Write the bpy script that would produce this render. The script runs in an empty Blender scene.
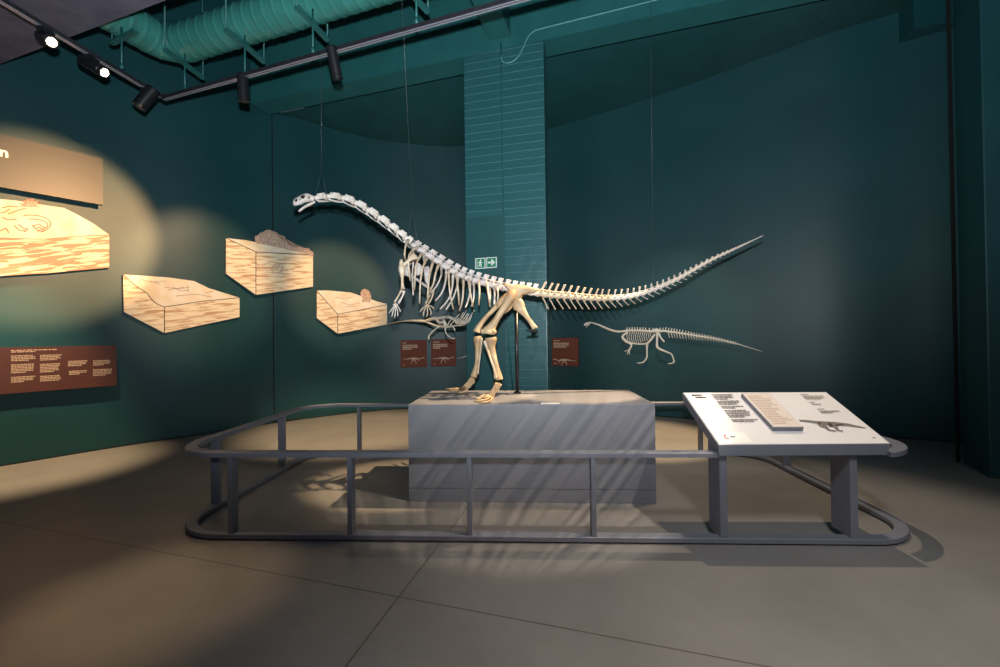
import bpy, bmesh, math, random
from mathutils import Vector, Matrix
random.seed(7)
scene = bpy.context.scene
COL = scene.collection
V = Vector

# ------------------------------------------------------------------ camera
F = 444.44
ROLL, PITCH, SHIFT = 0.012, 0.009, -0.0025
EYE = 1.30
CAM = V((0, 0, EYE))
f0 = V((0, math.cos(PITCH), math.sin(PITCH)))
u0 = V((0, -math.sin(PITCH), math.cos(PITCH)))
r0 = V((1, 0, 0))
cr, sr = math.cos(ROLL), math.sin(ROLL)
R_ = r0 * cr - u0 * sr
U_ = u0 * cr + r0 * sr
CX, CY = 500.0, 333.5 + SHIFT * 1000
cam_data = bpy.data.cameras.new('camera')
cam_data.sensor_width = 36
cam_data.lens = F * 36 / 1000
cam_data.shift_y = SHIFT
cam_data.clip_start = 0.05
cam_ob = bpy.data.objects.new('camera', cam_data)
COL.objects.link(cam_ob)
M = Matrix((R_, U_, -f0)).transposed().to_4x4()
M.translation = CAM
cam_ob.matrix_world = M
scene.camera = cam_ob

def ray(px, py):
    return R_ * (px - CX) - U_ * (py - CY) + f0 * F
def P(px, py, y):                      # point seen at a pixel, at a distance into the room
    d = ray(px, py); return CAM + d * (y / d.y)
def PH(px, py, z):                     # point seen at a pixel, at a height
    d = ray(px, py); return CAM + d * ((z - CAM.z) / d.z)
def PP(px, py, o, n):                  # point seen at a pixel, on a plane
    d = ray(px, py); return CAM + d * ((o - CAM).dot(n) / d.dot(n))

# ------------------------------------------------------------------ materials
def rgb(r, g, b):                      # sRGB 0-255 -> linear
    f = lambda c: (c / 12.92 if c <= 0.04045 else ((c + 0.055) / 1.055) ** 2.4)
    return tuple(f(x / 255) for x in (r, g, b)) + (1,)

def mat(name, col, rough=0.5, col2=None, nscale=8, bump=0.0, bscale=60, metal=0.0, emit=None, estr=0, spec=0.5, coords='Object'):
    m = bpy.data.materials.new(name); m.use_nodes = True
    nt = m.node_tree; b = nt.nodes['Principled BSDF']
    b.inputs['Base Color'].default_value = col
    b.inputs['Roughness'].default_value = rough
    b.inputs['Metallic'].default_value = metal
    b.inputs['Specular IOR Level'].default_value = spec
    tc = nt.nodes.new('ShaderNodeTexCoord')
    if col2 is not None:
        n = nt.nodes.new('ShaderNodeTexNoise'); n.inputs['Scale'].default_value = nscale; n.inputs['Detail'].default_value = 4
        nt.links.new(tc.outputs[coords], n.inputs['Vector'])
        cr_ = nt.nodes.new('ShaderNodeValToRGB')
        cr_.color_ramp.elements[0].position = 0.35; cr_.color_ramp.elements[0].color = col
        cr_.color_ramp.elements[1].position = 0.68; cr_.color_ramp.elements[1].color = col2
        nt.links.new(n.outputs['Fac'], cr_.inputs['Fac'])
        nt.links.new(cr_.outputs['Color'], b.inputs['Base Color'])
    if bump:
        n2 = nt.nodes.new('ShaderNodeTexNoise'); n2.inputs['Scale'].default_value = bscale; n2.inputs['Detail'].default_value = 3
        nt.links.new(tc.outputs[coords], n2.inputs['Vector'])
        bp = nt.nodes.new('ShaderNodeBump'); bp.inputs['Strength'].default_value = bump; bp.inputs['Distance'].default_value = 0.01
        nt.links.new(n2.outputs['Fac'], bp.inputs['Height']); nt.links.new(bp.outputs['Normal'], b.inputs['Normal'])
    if emit is not None:
        b.inputs['Emission Color'].default_value = emit; b.inputs['Emission Strength'].default_value = estr
    return m

TEAL = rgb(22, 72, 77); TEAL2 = rgb(18, 65, 70)
MT = {}
MT['wall'] = mat('painted_wall', TEAL, 0.46, TEAL2, 1.3, 0.08, 25, spec=0.5)
MT['soffit'] = mat('painted_soffit', rgb(32, 86, 88), 0.5, rgb(27, 76, 78), 2.0, 0.08, 20)
MT['panel'] = mat('pillar_panel', rgb(37, 84, 87), 0.4, rgb(34, 79, 83), 2)
MT['beam'] = mat('painted_beam', rgb(42, 102, 103), 0.4, rgb(37, 94, 96), 3, 0.15, 14)
MT['gap'] = mat('dark_gap', rgb(8, 10, 10), 0.9)
MT['slab'] = mat('dark_ceiling', rgb(96, 94, 110), 0.9, rgb(82, 80, 96), 5, 0.4, 60)
MT['duct'] = mat('painted_duct', rgb(56, 124, 117), 0.32, rgb(49, 114, 108), 4)
MT['steel'] = mat('painted_steel', rgb(40, 100, 98), 0.45, rgb(34, 90, 88), 10)
MT['pale'] = mat('pale_cable', rgb(92, 150, 150), 0.4)
MT['black'] = mat('black_metal', rgb(26, 26, 30), 0.35, rgb(20, 20, 24), 20)
MT['track'] = mat('track_metal', rgb(44, 42, 48), 0.3, rgb(36, 34, 40), 20)
MT['lip'] = mat('track_lip', rgb(168, 166, 176), 0.3, metal=0.5)
MT['lamp'] = mat('lamp_glow', rgb(255, 240, 210), 0.3, emit=rgb(255, 226, 176), estr=22)
MT['grey'] = mat('grey_lacquer', rgb(112, 114, 124), 0.45, rgb(108, 110, 120), 6, 0.04, 90)
MT['plinth'] = mat('grey_plinth', rgb(116, 117, 124), 0.5, rgb(112, 113, 120), 4, 0.05, 70)
MT['white'] = mat('white_print', rgb(235, 231, 228), 0.45, rgb(230, 226, 223), 5)
MT['paper'] = mat('cream_print', rgb(232, 218, 206), 0.5, rgb(226, 211, 198), 5)
MT['ink'] = mat('grey_ink', rgb(120, 112, 106), 0.6)
MT['inkdark'] = mat('dark_ink', rgb(52, 48, 48), 0.6)
MT['beigeink'] = mat('beige_ink', rgb(196, 168, 146), 0.6)
MT['redink'] = mat('red_ink', rgb(190, 60, 40), 0.6)
MT['brown'] = mat('brown_panel', rgb(92, 54, 44), 0.40, rgb(86, 50, 40), 2)
MT['placard'] = mat('brown_placard', rgb(122, 66, 50), 0.65, rgb(114, 60, 45), 2, spec=0.25)
MT['cream'] = mat('cream_ink', rgb(200, 172, 146), 0.6)
MT['title'] = mat('title_panel', rgb(42, 52, 54), 0.4, rgb(39, 49, 51), 2)
MT['letter'] = mat('white_letter', rgb(250, 246, 238), 0.5)
MT['green'] = mat('sign_green', rgb(24, 128, 92), 0.4)
MT['signwhite'] = mat('sign_white', rgb(240, 245, 240), 0.4)
MT['bone'] = mat('bone', rgb(208, 191, 168), 0.58, rgb(168, 140, 108), 9, 0.25, 40)
MT['bonepale'] = mat('pale_bone', rgb(222, 214, 206), 0.55, rgb(186, 166, 148), 14, 0.25, 50)
MT['bonetan'] = mat('tan_bone', rgb(196, 170, 134), 0.58, rgb(148, 114, 80), 7, 0.3, 35)
MT['bonegrey'] = mat('grey_bone', rgb(196, 186, 182), 0.6, rgb(150, 134, 124), 14, 0.3, 40)
MT['relief'] = mat('relief_bone', rgb(250, 242, 228), 0.55, rgb(242, 228, 206), 14)
MT['wire'] = mat('wire', rgb(96, 104, 106), 0.4, metal=0.6)
MT['socket'] = mat('dark_socket', rgb(38, 30, 24), 0.9)
MT['foliage'] = mat('printed_foliage', rgb(226, 198, 176), 0.7, rgb(172, 138, 116), 40)
MT['outline'] = mat('outline_ink', rgb(70, 48, 34), 0.7)

def strata(name, light, dark, scale, stretch, tilt, dist, lo, hi):
    m = bpy.data.materials.new(name); m.use_nodes = True
    nt = m.node_tree; b = nt.nodes['Principled BSDF']; b.inputs['Roughness'].default_value = 0.55
    tc = nt.nodes.new('ShaderNodeTexCoord')
    def dot(v):
        n = nt.nodes.new('ShaderNodeVectorMath'); n.operation = 'DOT_PRODUCT'; n.inputs[1].default_value = v
        nt.links.new(tc.outputs['Object'], n.inputs[0]); return n.outputs['Value']
    cx = nt.nodes.new('ShaderNodeCombineXYZ')
    nt.links.new(dot((.62, .78, 0)), cx.inputs['X']); nt.links.new(dot((-.62 * tilt * stretch, -.78 * tilt * stretch, stretch)), cx.inputs['Y'])
    w = nt.nodes.new('ShaderNodeTexNoise')
    w.inputs['Scale'].default_value = scale; w.inputs['Detail'].default_value = 4; w.inputs['Distortion'].default_value = dist
    r = nt.nodes.new('ShaderNodeValToRGB')
    r.color_ramp.elements[0].position = lo; r.color_ramp.elements[0].color = light
    r.color_ramp.elements[1].position = hi; r.color_ramp.elements[1].color = dark
    nt.links.new(cx.outputs[0], w.inputs['Vector'])
    nt.links.new(w.outputs['Fac'], r.inputs['Fac']); nt.links.new(r.outputs['Color'], b.inputs['Base Color'])
    return m
MT['strata_bold'] = strata('printed_strata_bold', rgb(250, 232, 200), rgb(196, 150, 118), 3.6, 8, .28, 0.5, 0.46, 0.50)
MT['strata'] = strata('printed_strata', rgb(250, 234, 200), rgb(206, 164, 122), 3.4, 9, .10, 0.7, 0.48, 0.62)
MT['sand'] = mat('printed_sand', rgb(252, 242, 222), 0.55, rgb(240, 218, 180), 6)
MT['edge'] = mat('board_edge', rgb(150, 120, 90), 0.6)

# floor: cast concrete with two cut joints
def floor_mat():
    m = bpy.data.materials.new('concrete_floor'); m.use_nodes = True
    nt = m.node_tree; b = nt.nodes['Principled BSDF']
    geo = nt.nodes.new('ShaderNodeNewGeometry')
    n = nt.nodes.new('ShaderNodeTexNoise'); n.inputs['Scale'].default_value = 1.6; n.inputs['Detail'].default_value = 8; n.inputs['Roughness'].default_value = 0.65
    nt.links.new(geo.outputs['Position'], n.inputs['Vector'])
    r = nt.nodes.new('ShaderNodeValToRGB')
    r.color_ramp.elements[0].position = 0.3; r.color_ramp.elements[0].color = rgb(116, 113, 110)
    r.color_ramp.elements[1].position = 0.7; r.color_ramp.elements[1].color = rgb(131, 128, 124)
    nt.links.new(n.outputs['Fac'], r.inputs['Fac'])
    last = r.outputs['Color']
    for a, c, hw in ((PH(125, 545, 0), PH(500, 616, 0), 0.004), (PH(440, 543, 0), PH(345, 667, 0), 0.004)):
        d = (c - a).normalized(); nrm = V((-d.y, d.x, 0))
        vm = nt.nodes.new('ShaderNodeVectorMath'); vm.operation = 'DOT_PRODUCT'
        vm.inputs[1].default_value = nrm; nt.links.new(geo.outputs['Position'], vm.inputs[0])
        cm = nt.nodes.new('ShaderNodeMath'); cm.operation = 'COMPARE'
        cm.inputs[1].default_value = a.dot(nrm); cm.inputs[2].default_value = hw
        nt.links.new(vm.outputs['Value'], cm.inputs[0])
        mx = nt.nodes.new('ShaderNodeMix'); mx.data_type = 'RGBA'
        nt.links.new(cm.outputs[0], mx.inputs[0]); nt.links.new(last, mx.inputs[6]); mx.inputs[7].default_value = rgb(78, 72, 66)
        last = mx.outputs[2]
    nt.links.new(last, b.inputs['Base Color'])
    n2 = nt.nodes.new('ShaderNodeTexNoise'); n2.inputs['Scale'].default_value = 3.0; n2.inputs['Detail'].default_value = 5
    nt.links.new(geo.outputs['Position'], n2.inputs['Vector'])
    mr = nt.nodes.new('ShaderNodeMapRange'); mr.inputs[3].default_value = 0.30; mr.inputs[4].default_value = 0.46
    nt.links.new(n2.outputs['Fac'], mr.inputs[0]); nt.links.new(mr.outputs[0], b.inputs['Roughness'])
    return m
MT['floor'] = floor_mat()

# painted brick: courses follow the pillar's own horizontal
def brick_mat(yaw):
    m = bpy.data.materials.new('painted_brick'); m.use_nodes = True
    nt = m.node_tree; b = nt.nodes['Principled BSDF']; b.inputs['Roughness'].default_value = 0.38
    tc = nt.nodes.new('ShaderNodeNewGeometry'); mp = nt.nodes.new('ShaderNodeMapping')
    mp.inputs['Rotation'].default_value = (0, 0, -yaw)
    sx = nt.nodes.new('ShaderNodeSeparateXYZ'); cx = nt.nodes.new('ShaderNodeCombineXYZ')
    nt.links.new(tc.outputs['Position'], mp.inputs['Vector']); nt.links.new(mp.outputs['Vector'], sx.inputs[0])
    nt.links.new(sx.outputs['X'], cx.inputs['X']); nt.links.new(sx.outputs['Z'], cx.inputs['Y'])
    br = nt.nodes.new('ShaderNodeTexBrick')
    br.inputs['Scale'].default_value = 1.0; br.inputs['Mortar Size'].default_value = 0.005; br.inputs['Mortar Smooth'].default_value = 0.35
    br.inputs['Brick Width'].default_value = 4.0; br.inputs['Row Height'].default_value = 0.098
    br.inputs['Color1'].default_value = rgb(42, 94, 98); br.inputs['Color2'].default_value = rgb(38, 89, 93); br.inputs['Mortar'].default_value = rgb(78, 130, 134)
    nt.links.new(cx.outputs[0], br.inputs['Vector'])
    nt.links.new(br.outputs['Color'], b.inputs['Base Color'])
    ns = nt.nodes.new('ShaderNodeTexNoise'); ns.inputs['Scale'].default_value = 6
    nt.links.new(tc.outputs['Position'], ns.inputs['Vector'])
    ad = nt.nodes.new('ShaderNodeMath'); ad.operation = 'MULTIPLY_ADD'; ad.inputs[1].default_value = -0.9
    nt.links.new(br.outputs['Fac'], ad.inputs[0]); nt.links.new(ns.outputs['Fac'], ad.inputs[2])
    bp = nt.nodes.new('ShaderNodeBump'); bp.inputs['Strength'].default_value = 0.6; bp.inputs['Distance'].default_value = 0.012
    nt.links.new(ad.outputs[0], bp.inputs['Height']); nt.links.new(bp.outputs['Normal'], b.inputs['Normal'])
    return m

# ------------------------------------------------------------------ object helpers
WL = {}                                 # world location of each object
def setp(o, label=None, cat=None, group=None, kind=None):
    if label: o['label'] = label
    if cat: o['category'] = cat
    if group: o['group'] = group
    if kind: o['kind'] = kind
    return o
def thing(name, loc, label, cat, group=None):
    o = bpy.data.objects.new(name, None); COL.objects.link(o)
    o.empty_display_size = 0.1; o.location = loc; WL[o.name] = V(loc)
    return setp(o, label, cat, group)
def build(name, bm, m, parent=None, smooth=False, label=None, origin=None):
    c = V((0, 0, 0))
    if len(bm.verts):
        lo = V([min(v.co[i] for v in bm.verts) for i in range(3)]); hi = V([max(v.co[i] for v in bm.verts) for i in range(3)])
        c = (lo + hi) / 2; c.z = lo.z
    if origin is not None: c = V(origin)
    for v in bm.verts: v.co -= c
    bmesh.ops.recalc_face_normals(bm, faces=bm.faces)
    me = bpy.data.meshes.new(name); bm.to_mesh(me); bm.free()
    for mm in (m if isinstance(m, (list, tuple)) else [m]): me.materials.append(mm)
    if smooth:
        for p in me.polygons: p.use_smooth = True
    o = bpy.data.objects.new(name, me); COL.objects.link(o)
    WL[o.name] = c.copy()
    if parent is not None:
        o.parent = parent; o.location = c - WL[parent.name]
    else: o.location = c
    if label: o['label'] = label
    return o
def struct(name, bm, m, smooth=False):
    return setp(build(name, bm, m, None, smooth), kind='structure')
NB = bmesh.new

def hexa(bm, p, bevel=0.0, mi=0):       # 8 corners: bottom loop then top loop
    vs = [bm.verts.new(q) for q in p]
    fs = [bm.faces.new([vs[i] for i in q]) for q in ((3, 2, 1, 0), (4, 5, 6, 7), (0, 1, 5, 4), (1, 2, 6, 5), (2, 3, 7, 6), (3, 0, 4, 7))]
    for f in fs: f.material_index = mi
    if bevel:
        es = set(e for f in fs for e in f.edges)
        bmesh.ops.bevel(bm, geom=list(es), offset=bevel, segments=2, affect='EDGES', profile=0.7)
    return fs
def box(bm, o, ux, uy, uz, bevel=0.0):  # o corner, three edge vectors
    o = V(o)
    return hexa(bm, [o, o + ux, o + ux + uy, o + uy, o + uz, o + ux + uz, o + ux + uy + uz, o + uy + uz], bevel)
def bar(bm, a, b, w, h, up=V((0, 0, 1)), bevel=0.0):
    a, b = V(a), V(b); d = (b - a).normalized()
    s = d.cross(up)
    if s.length < 1e-4: s = d.cross(V((1, 0, 0)))
    s.normalize(); t = s.cross(d).normalized()
    s *= w; t *= h
    return box(bm, a - s / 2 - t / 2, s, t, b - a, bevel)
def tube(bm, pts, rad, n=8, flat=None, cap=True):   # swept tube; rad per point; flat=(normal dir, factor)
    pts = [V(p) for p in pts]
    if not isinstance(rad, (list, tuple)): rad = [rad] * len(pts)
    rings = []; prev = None
    for i, p in enumerate(pts):
        d = (pts[min(i + 1, len(pts) - 1)] - pts[max(i - 1, 0)])
        if d.length < 1e-7: d = V((0, 0, 1))
        d.normalize()
        ref = prev if prev is not None else (flat[0] if flat else (V((0, 0, 1)) if abs(d.z) < 0.9 else V((1, 0, 0))))
        s = ref - d * ref.dot(d)
        if s.length < 1e-5: s = d.orthogonal()
        s.normalize(); prev = s if not flat else None
        t = d.cross(s)
        k = flat[1] if flat else 1.0
        rings.append([bm.verts.new(p + s * (math.cos(a) * rad[i] * k) + t * (math.sin(a) * rad[i])) for a in [2 * math.pi * j / n for j in range(n)]])
    for a, b in zip(rings, rings[1:]):
        for j in range(n): bm.faces.new((a[j], a[(j + 1) % n], b[(j + 1) % n], b[j]))
    if cap:
        bm.faces.new(rings[0][::-1]); bm.faces.new(rings[-1])
def cat(pts, k=6):                       # Catmull-Rom through points of any dimension
    pts = [list(p) for p in pts]; out = []
    for i in range(len(pts) - 1):
        p0 = pts[max(i - 1, 0)]; p1 = pts[i]; p2 = pts[i + 1]; p3 = pts[min(i + 2, len(pts) - 1)]
        for j in range(k):
            t = j / k
            out.append([0.5 * ((2 * b) + (c - a) * t + (2 * a - 5 * b + 4 * c - d) * t * t + (-a + 3 * b - 3 * c + d) * t ** 3) for a, b, c, d in zip(p0, p1, p2, p3)])
    out.append(pts[-1]); return out
def ball(bm, c, r, n=8, sc=(1, 1, 1)):
    mtx = Matrix.Translation(c) @ Matrix.Diagonal((sc[0], sc[1], sc[2], 1))
    bmesh.ops.create_uvsphere(bm, u_segments=n, v_segments=max(5, n // 2 + 1), radius=r, matrix=mtx)
def prism(bm, front, depth, mi=0, mside=0):   # front polygon (world points), depth vector to the back
    a = [bm.verts.new(p) for p in front]; b = [bm.verts.new(V(p) + depth) for p in front]
    f = bm.faces.new(a); f.material_index = mi
    g = bm.faces.new(b[::-1]); g.material_index = mside
    n = len(a)
    for i in range(n):
        q = bm.faces.new((a[i], b[i], b[(i + 1) % n], a[(i + 1) % n])); q.material_index = mside
    bmesh.ops.triangulate(bm, faces=[f, g])
def X(v): return V((v[0], v[1], 0))

# ------------------------------------------------------------------ the room
bm = NB(); box(bm, (-9, -4, -0.12), V((18, 0, 0)), V((0, 14, 0)), V((0, 0, 0.12)))
struct('floor', bm, MT['floor'])

TOPZ = 6.3
left_pts = [(-7.0, 1.4), (-6.45, 2.75), (-5.85, 3.78), (-5.2, 4.62), (-4.65, 5.38), (-4.06, 6.05), (-3.46, 6.79)]
back_pts = [(-3.46, 6.79, 3.5), (-2.48, 7.62, 3.48), (-1.63, 8.0, 3.48), (-.64, 8.13, 3.48), (.79, 7.82, 3.6), (1.65, 7.4, 3.66), (2.47, 6.95, 3.71), (3.47, 6.25, 3.77), (4.23, 5.7, 3.82), (4.87, 5.35, 3.85), (5.29, 5.09, 3.87), (6.3, 4.5, 3.9)]
allw = cat([(a[0], a[1]) for a in left_pts[:-1]] + [(a[0], a[1]) for a in back_pts], 8)
def curved_wall(name, pts, tops, m, thick=0.15):
    bm = NB(); n = len(pts); rows = []
    for i, p in enumerate(pts):
        a = V((*pts[max(i - 1, 0)], 0)); b = V((*pts[min(i + 1, n - 1)], 0))
        d = (b - a).normalized(); out = V((-d.y, d.x, 0)) * thick
        q = V((p[0], p[1], 0)); t = V((0, 0, tops[i]))
        rows.append([bm.verts.new(x) for x in (q, q + t, q + t + out, q + out)])
    for a, b in zip(rows, rows[1:]):
        for j in range(4): bm.faces.new((a[j], a[(j + 1) % 4], b[(j + 1) % 4], b[j]))
    bm.faces.new(rows[0]); bm.faces.new(rows[-1][::-1])
    return struct(name, bm, m, False)
nl = (len(left_pts) - 1) * 8
lw = allw[:nl + 1]; bw = allw[nl:]
bh = [p[2] for p in cat(back_pts, 8)]
wl_ob = curved_wall('wall_left', lw, [TOPZ] * len(lw), MT['wall'])
wb_ob = curved_wall('wall_back', bw, [EYE + h for h in bh], MT['wall'])
for o in (wl_ob, wb_ob):
    for p in o.data.polygons: p.use_smooth = abs(p.normal.z) < 0.5
    o.data.set_sharp_from_angle(angle=0.6)
def wall_y(px):                          # depth of the curved wall in a pixel column
    d = ray(px, 335); best = None
    for a, b in zip(allw, allw[1:]):
        a = V(a); e = V(b) - a; det = d.x * (-e.y) + d.y * e.x
        if abs(det) < 1e-9: continue
        t = (a.x * (-e.y) + a.y * e.x) / det; s = (d.x * a.y - d.y * a.x) / det
        if t > 0 and -1e-6 <= s <= 1 + 1e-6: best = t * d.y
    return best

# beam front and rear lines (bottom edges), pillar in the middle of it
Hb = lambda x: EYE + 3.5 + 0.035 * (x + 0.45)
fl, fr = X(P(463.6, 54.5, 5.56)), X(P(543.5, 34.5, 5.30))
bd = (fr - fl).normalized(); bn = V((-bd.y, bd.x, 0))     # along the beam / away from camera
YAW = math.atan2(bd.y, bd.x)
MT['brick'] = brick_mat(YAW)
def beam_seg(name, a, b, h, m):
    bm = NB(); d = bn * 0.34
    za, zb = Hb(a.x), Hb(b.x)
    hexa(bm, [a + V((0, 0, za)), b + V((0, 0, zb)), b + d + V((0, 0, zb)), a + d + V((0, 0, za)),
              a + V((0, 0, TOPZ)), b + V((0, 0, TOPZ)), b + d + V((0, 0, TOPZ)), a + d + V((0, 0, TOPZ))])
    return struct(name, bm, m)
bl = fl - bd * 3.25; brt = fr + bd * 5.5
beam_seg('trim_1', bl, brt, 0, MT['beam'])
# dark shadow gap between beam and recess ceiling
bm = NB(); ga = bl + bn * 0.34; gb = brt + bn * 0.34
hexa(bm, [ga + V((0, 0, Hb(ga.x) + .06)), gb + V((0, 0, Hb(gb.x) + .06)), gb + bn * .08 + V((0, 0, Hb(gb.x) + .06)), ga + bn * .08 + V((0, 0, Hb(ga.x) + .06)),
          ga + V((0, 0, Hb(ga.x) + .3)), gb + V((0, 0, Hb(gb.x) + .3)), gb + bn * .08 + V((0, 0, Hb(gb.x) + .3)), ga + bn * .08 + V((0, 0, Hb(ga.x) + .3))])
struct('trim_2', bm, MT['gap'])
# recess ceiling, meeting the curved wall's top edge
bm = NB(); rows = []
for (x, y), h in zip(bw, bh):
    s = (V((x, y, 0)) - fl).dot(bd); q = fl + bd * max(min(s, 6.4), -3.3) + bn * 0.40
    if (V((x, y, 0)) - fl).dot(bn) < 0.41: q = V((x, y, 0))
    rows.append((bm.verts.new((q.x, q.y, Hb(q.x) + 0.02)), bm.verts.new((x, y, EYE + h)), bm.verts.new((q.x, q.y, Hb(q.x) + 0.2)), bm.verts.new((x, y, EYE + h + 0.2))))
for a, b in zip(rows, rows[1:]):
    bm.faces.new((a[0], a[1], b[1], b[0])); bm.faces.new((a[2], b[2], b[3], a[3]))
struct('ceiling', bm, MT['soffit'])
# upper ceiling
bm = NB(); box(bm, (-7, 1.0, TOPZ), V((14, 0, 0)), V((0, 8, 0)), V((0, 0, 0.15)))
struct('ceiling', bm, MT['soffit'])
# lower dark ceiling slab at the front left
SL = EYE + 2.75
a = PH(0, 64, SL); b = PH(143, 9, SL); sd = (b - a).normalized(); sn = V((sd.y, -sd.x, 0))
bm = NB(); A = a - sd * 0.9; box(bm, A, sd * 7.5, sn * 6.0, V((0, 0, 0.14)))
struct('ceiling', bm, MT['slab'])
# pillar flush with the beam front
bm = NB(); pl = fl.copy(); hexa(bm, [pl, fr, fr + bn * .2, pl + bn * .2] + [p + V((0, 0, Hb(p.x))) for p in (pl, fr, fr + bn * .2, pl + bn * .2)], 0.012)
struct('trim_3', bm, MT['brick'])
q0 = PP(466.5, 300, fl, bn); q1 = PP(504.5, 215, fl, bn); bm = NB(); q0.z = 0
box(bm, X(q0), bd * (q1 - q0).dot(bd), -bn * .006, V((0, 0, q1.z)), .001); struct('trim_9', bm, MT['panel'])
# joist coming forward over the pillar
jl = P(489, 41, 5.5); jl = PP(489, 41, fl, bn); jr = PP(510.7, 39.8, fl, bn); jz = jl.z
bm = NB(); jw = (jr - jl); jw.z = 0
box(bm, V((jl.x, jl.y, jz)) - bn * 2.2, jw, bn * 2.2, V((0, 0, TOPZ - jz)), 0.01)
struct('trim_4', bm, MT['beam'])
# bulkhead box high on the right
q0 = P(914, 28, 5.08); q1 = q0 + bd * 0.9; 
bm = NB(); box(bm, q0, bd * 1.2, bn * 0.5, V((0, 0, 0.7)), 0.006); struct('trim_5', bm, MT['wall'])
# right column
c0 = PH(990, 478, 0); c1 = PH(963, 463, 0); cd = (c1 - c0); cn = V((cd.y, -cd.x, 0)).normalized()
bm = NB(); box(bm, c0, cn * 0.9, cd, V((0, 0, TOPZ)), 0.012); struct('trim_6', bm, MT['wall'])
# dark gap between the column and the wall
bm = NB(); g0 = PH(960.5, 455, 0); g0.z = 0; box(bm, V((c1.x - .028, c1.y + .02, 0)), V((.024, 0, 0)), V((0, .02, 0)), V((0, 0, EYE + 3.45))); struct('trim_7', bm, MT['gap'])
# wall panel seam at the left
sx_ = V((*bw[0], 0)); dn = (V((*lw[-2], 0)) - V((*bw[1], 0))).normalized(); inn = V((-dn.y, dn.x, 0))
bm = NB(); box(bm, sx_ - dn * .007 + inn * 0.0, dn * .014, inn * 0.004, V((0, 0, EYE + 3.45))); struct('trim_8', bm, MT['gap'])
# thin skirting line at the foot of the walls
for nm, pts in (('baseboard_left', lw), ('baseboard_back', bw)):
    bm = NB(); rows = []
    for i, p in enumerate(pts):
        a = V((*pts[max(i - 1, 0)], 0)); b = V((*pts[min(i + 1, len(pts) - 1)], 0)); d = (b - a).normalized(); iw = V((d.y, -d.x, 0)) * 0.012
        q = V((p[0], p[1], 0)); rows.append([bm.verts.new(x) for x in (q, q + V((0, 0, .012)), q + V((0, 0, .012)) + iw, q + iw)])
    for a, b in zip(rows, rows[1:]):
        for j in range(4): bm.faces.new((a[j], a[(j + 1) % 4], b[(j + 1) % 4], b[j]))
    struct(nm, bm, MT['gap'])
# cable on the pillar and beam
def onface(px, py, off=0.012):
    return PP(px, py, fl - bn * off, bn)
cbl = thing('cable', onface(513, 392), 'painted cable down the middle of the pillar, looping at its top towards the right', 'cable')
cb = [onface(513, 392), onface(507.5, 330), onface(504, 250), onface(502, 150), onface(501, 60), onface(500.8, 43)]
bm = NB(); tube(bm, cb, 0.008, 6); build('straight_run', bm, MT['steel'], cbl, True)
c2 = cat([(501, 56), (503, 62), (510, 62.5), (517, 58), (523, 48), (528, 37), (533, 32), (542, 28.5), (600, 14), (680, -6)], 5)
bm = NB(); tube(bm, [onface(x, y, 0.013) for x, y in c2], 0.008, 6); build('looped_run', bm, MT['pale'], cbl, True)

# ------------------------------------------------------------------ duct, tracks, spotlights
DH = EYE + 3.10
ax = [PH(420, -33, DH), PH(260, 19, DH), PH(205, 36.4, DH), PH(184, 43, DH)]
e0 = ax[-1]; dl = (ax[2] - ax[1]).normalized(); fw = V((dl.y, -dl.x, 0))
if fw.y > 0: fw = -fw
Rb = 0.2
path = [ax[0] - dl * 1.2, e0]
arc = [e0 + dl * (Rb * math.sin(t)) + fw * (Rb * (1 - math.cos(t))) for t in [math.pi / 2 * k / 8 for k in range(1, 9)]]
path += arc + [arc[-1] + fw * 1.2]
# resample finely so the spiral seams can be modelled
dense = []; L = 0
for a, b in zip(path, path[1:]):
    n = max(1, int((b - a).length / 0.012))
    for k in range(n): dense.append((L + (b - a).length * k / n, a + (b - a) * k / n))
    L += (b - a).length
pts = [p for _, p in dense]; rad = [0.176 + (0.006 if (s % 0.12) < 0.02 else 0.0) for s, _ in dense]
duct = thing('air_duct', (e0.x, e0.y, DH - 0.2), 'large round teal ventilation duct with spiral seams under the upper left ceiling', 'duct')
bm = NB(); tube(bm, pts, rad, 28); build('spiral_duct_pipe', bm, MT['duct'], duct, True)
BH = DH - 0.19
ups = [((112, 43), (136, 31)), ((165, 49), (203, 78)), ((226, 29), (264, 62)), ((296.5, 6), (327.5, 40)), ((398, -22), (428, 12))]
TR = EYE + 2.5
rods = [((123, 39), (121.7, 69)), ((184.6, 64), (185, 92)), ((244, 47), (245, 76)), ((312, 18.6), (313, 53)), ((416, 0), (416.5, 24))]
for (p, q), (ra, rb_) in zip(ups, rods):
    a, b = PH(*p, BH), PH(*q, BH)
    bm = NB(); bar(bm, a, b, 0.05, 0.025); bar(bm, a + V((0, 0, -.012)), b + V((0, 0, -.012)), 0.02, 0.02)
    h = build('duct_hanger', bm, MT['steel'], duct)
    for e in (a, b):
        bm = NB(); tube(bm, [e, V((e.x, e.y, TOPZ))], 0.008, 6); build('hanger_rod', bm, MT['steel'], h, True)
    t = PH(*rb_, TR + 0.02); 
    bm = NB(); tube(bm, [t, V((t.x, t.y, BH))], 0.009, 6); tube(bm, [t, t + V((0, 0, .05))], 0.016, 6)
    build('track_rod', bm, MT['steel'], h, True)

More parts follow.
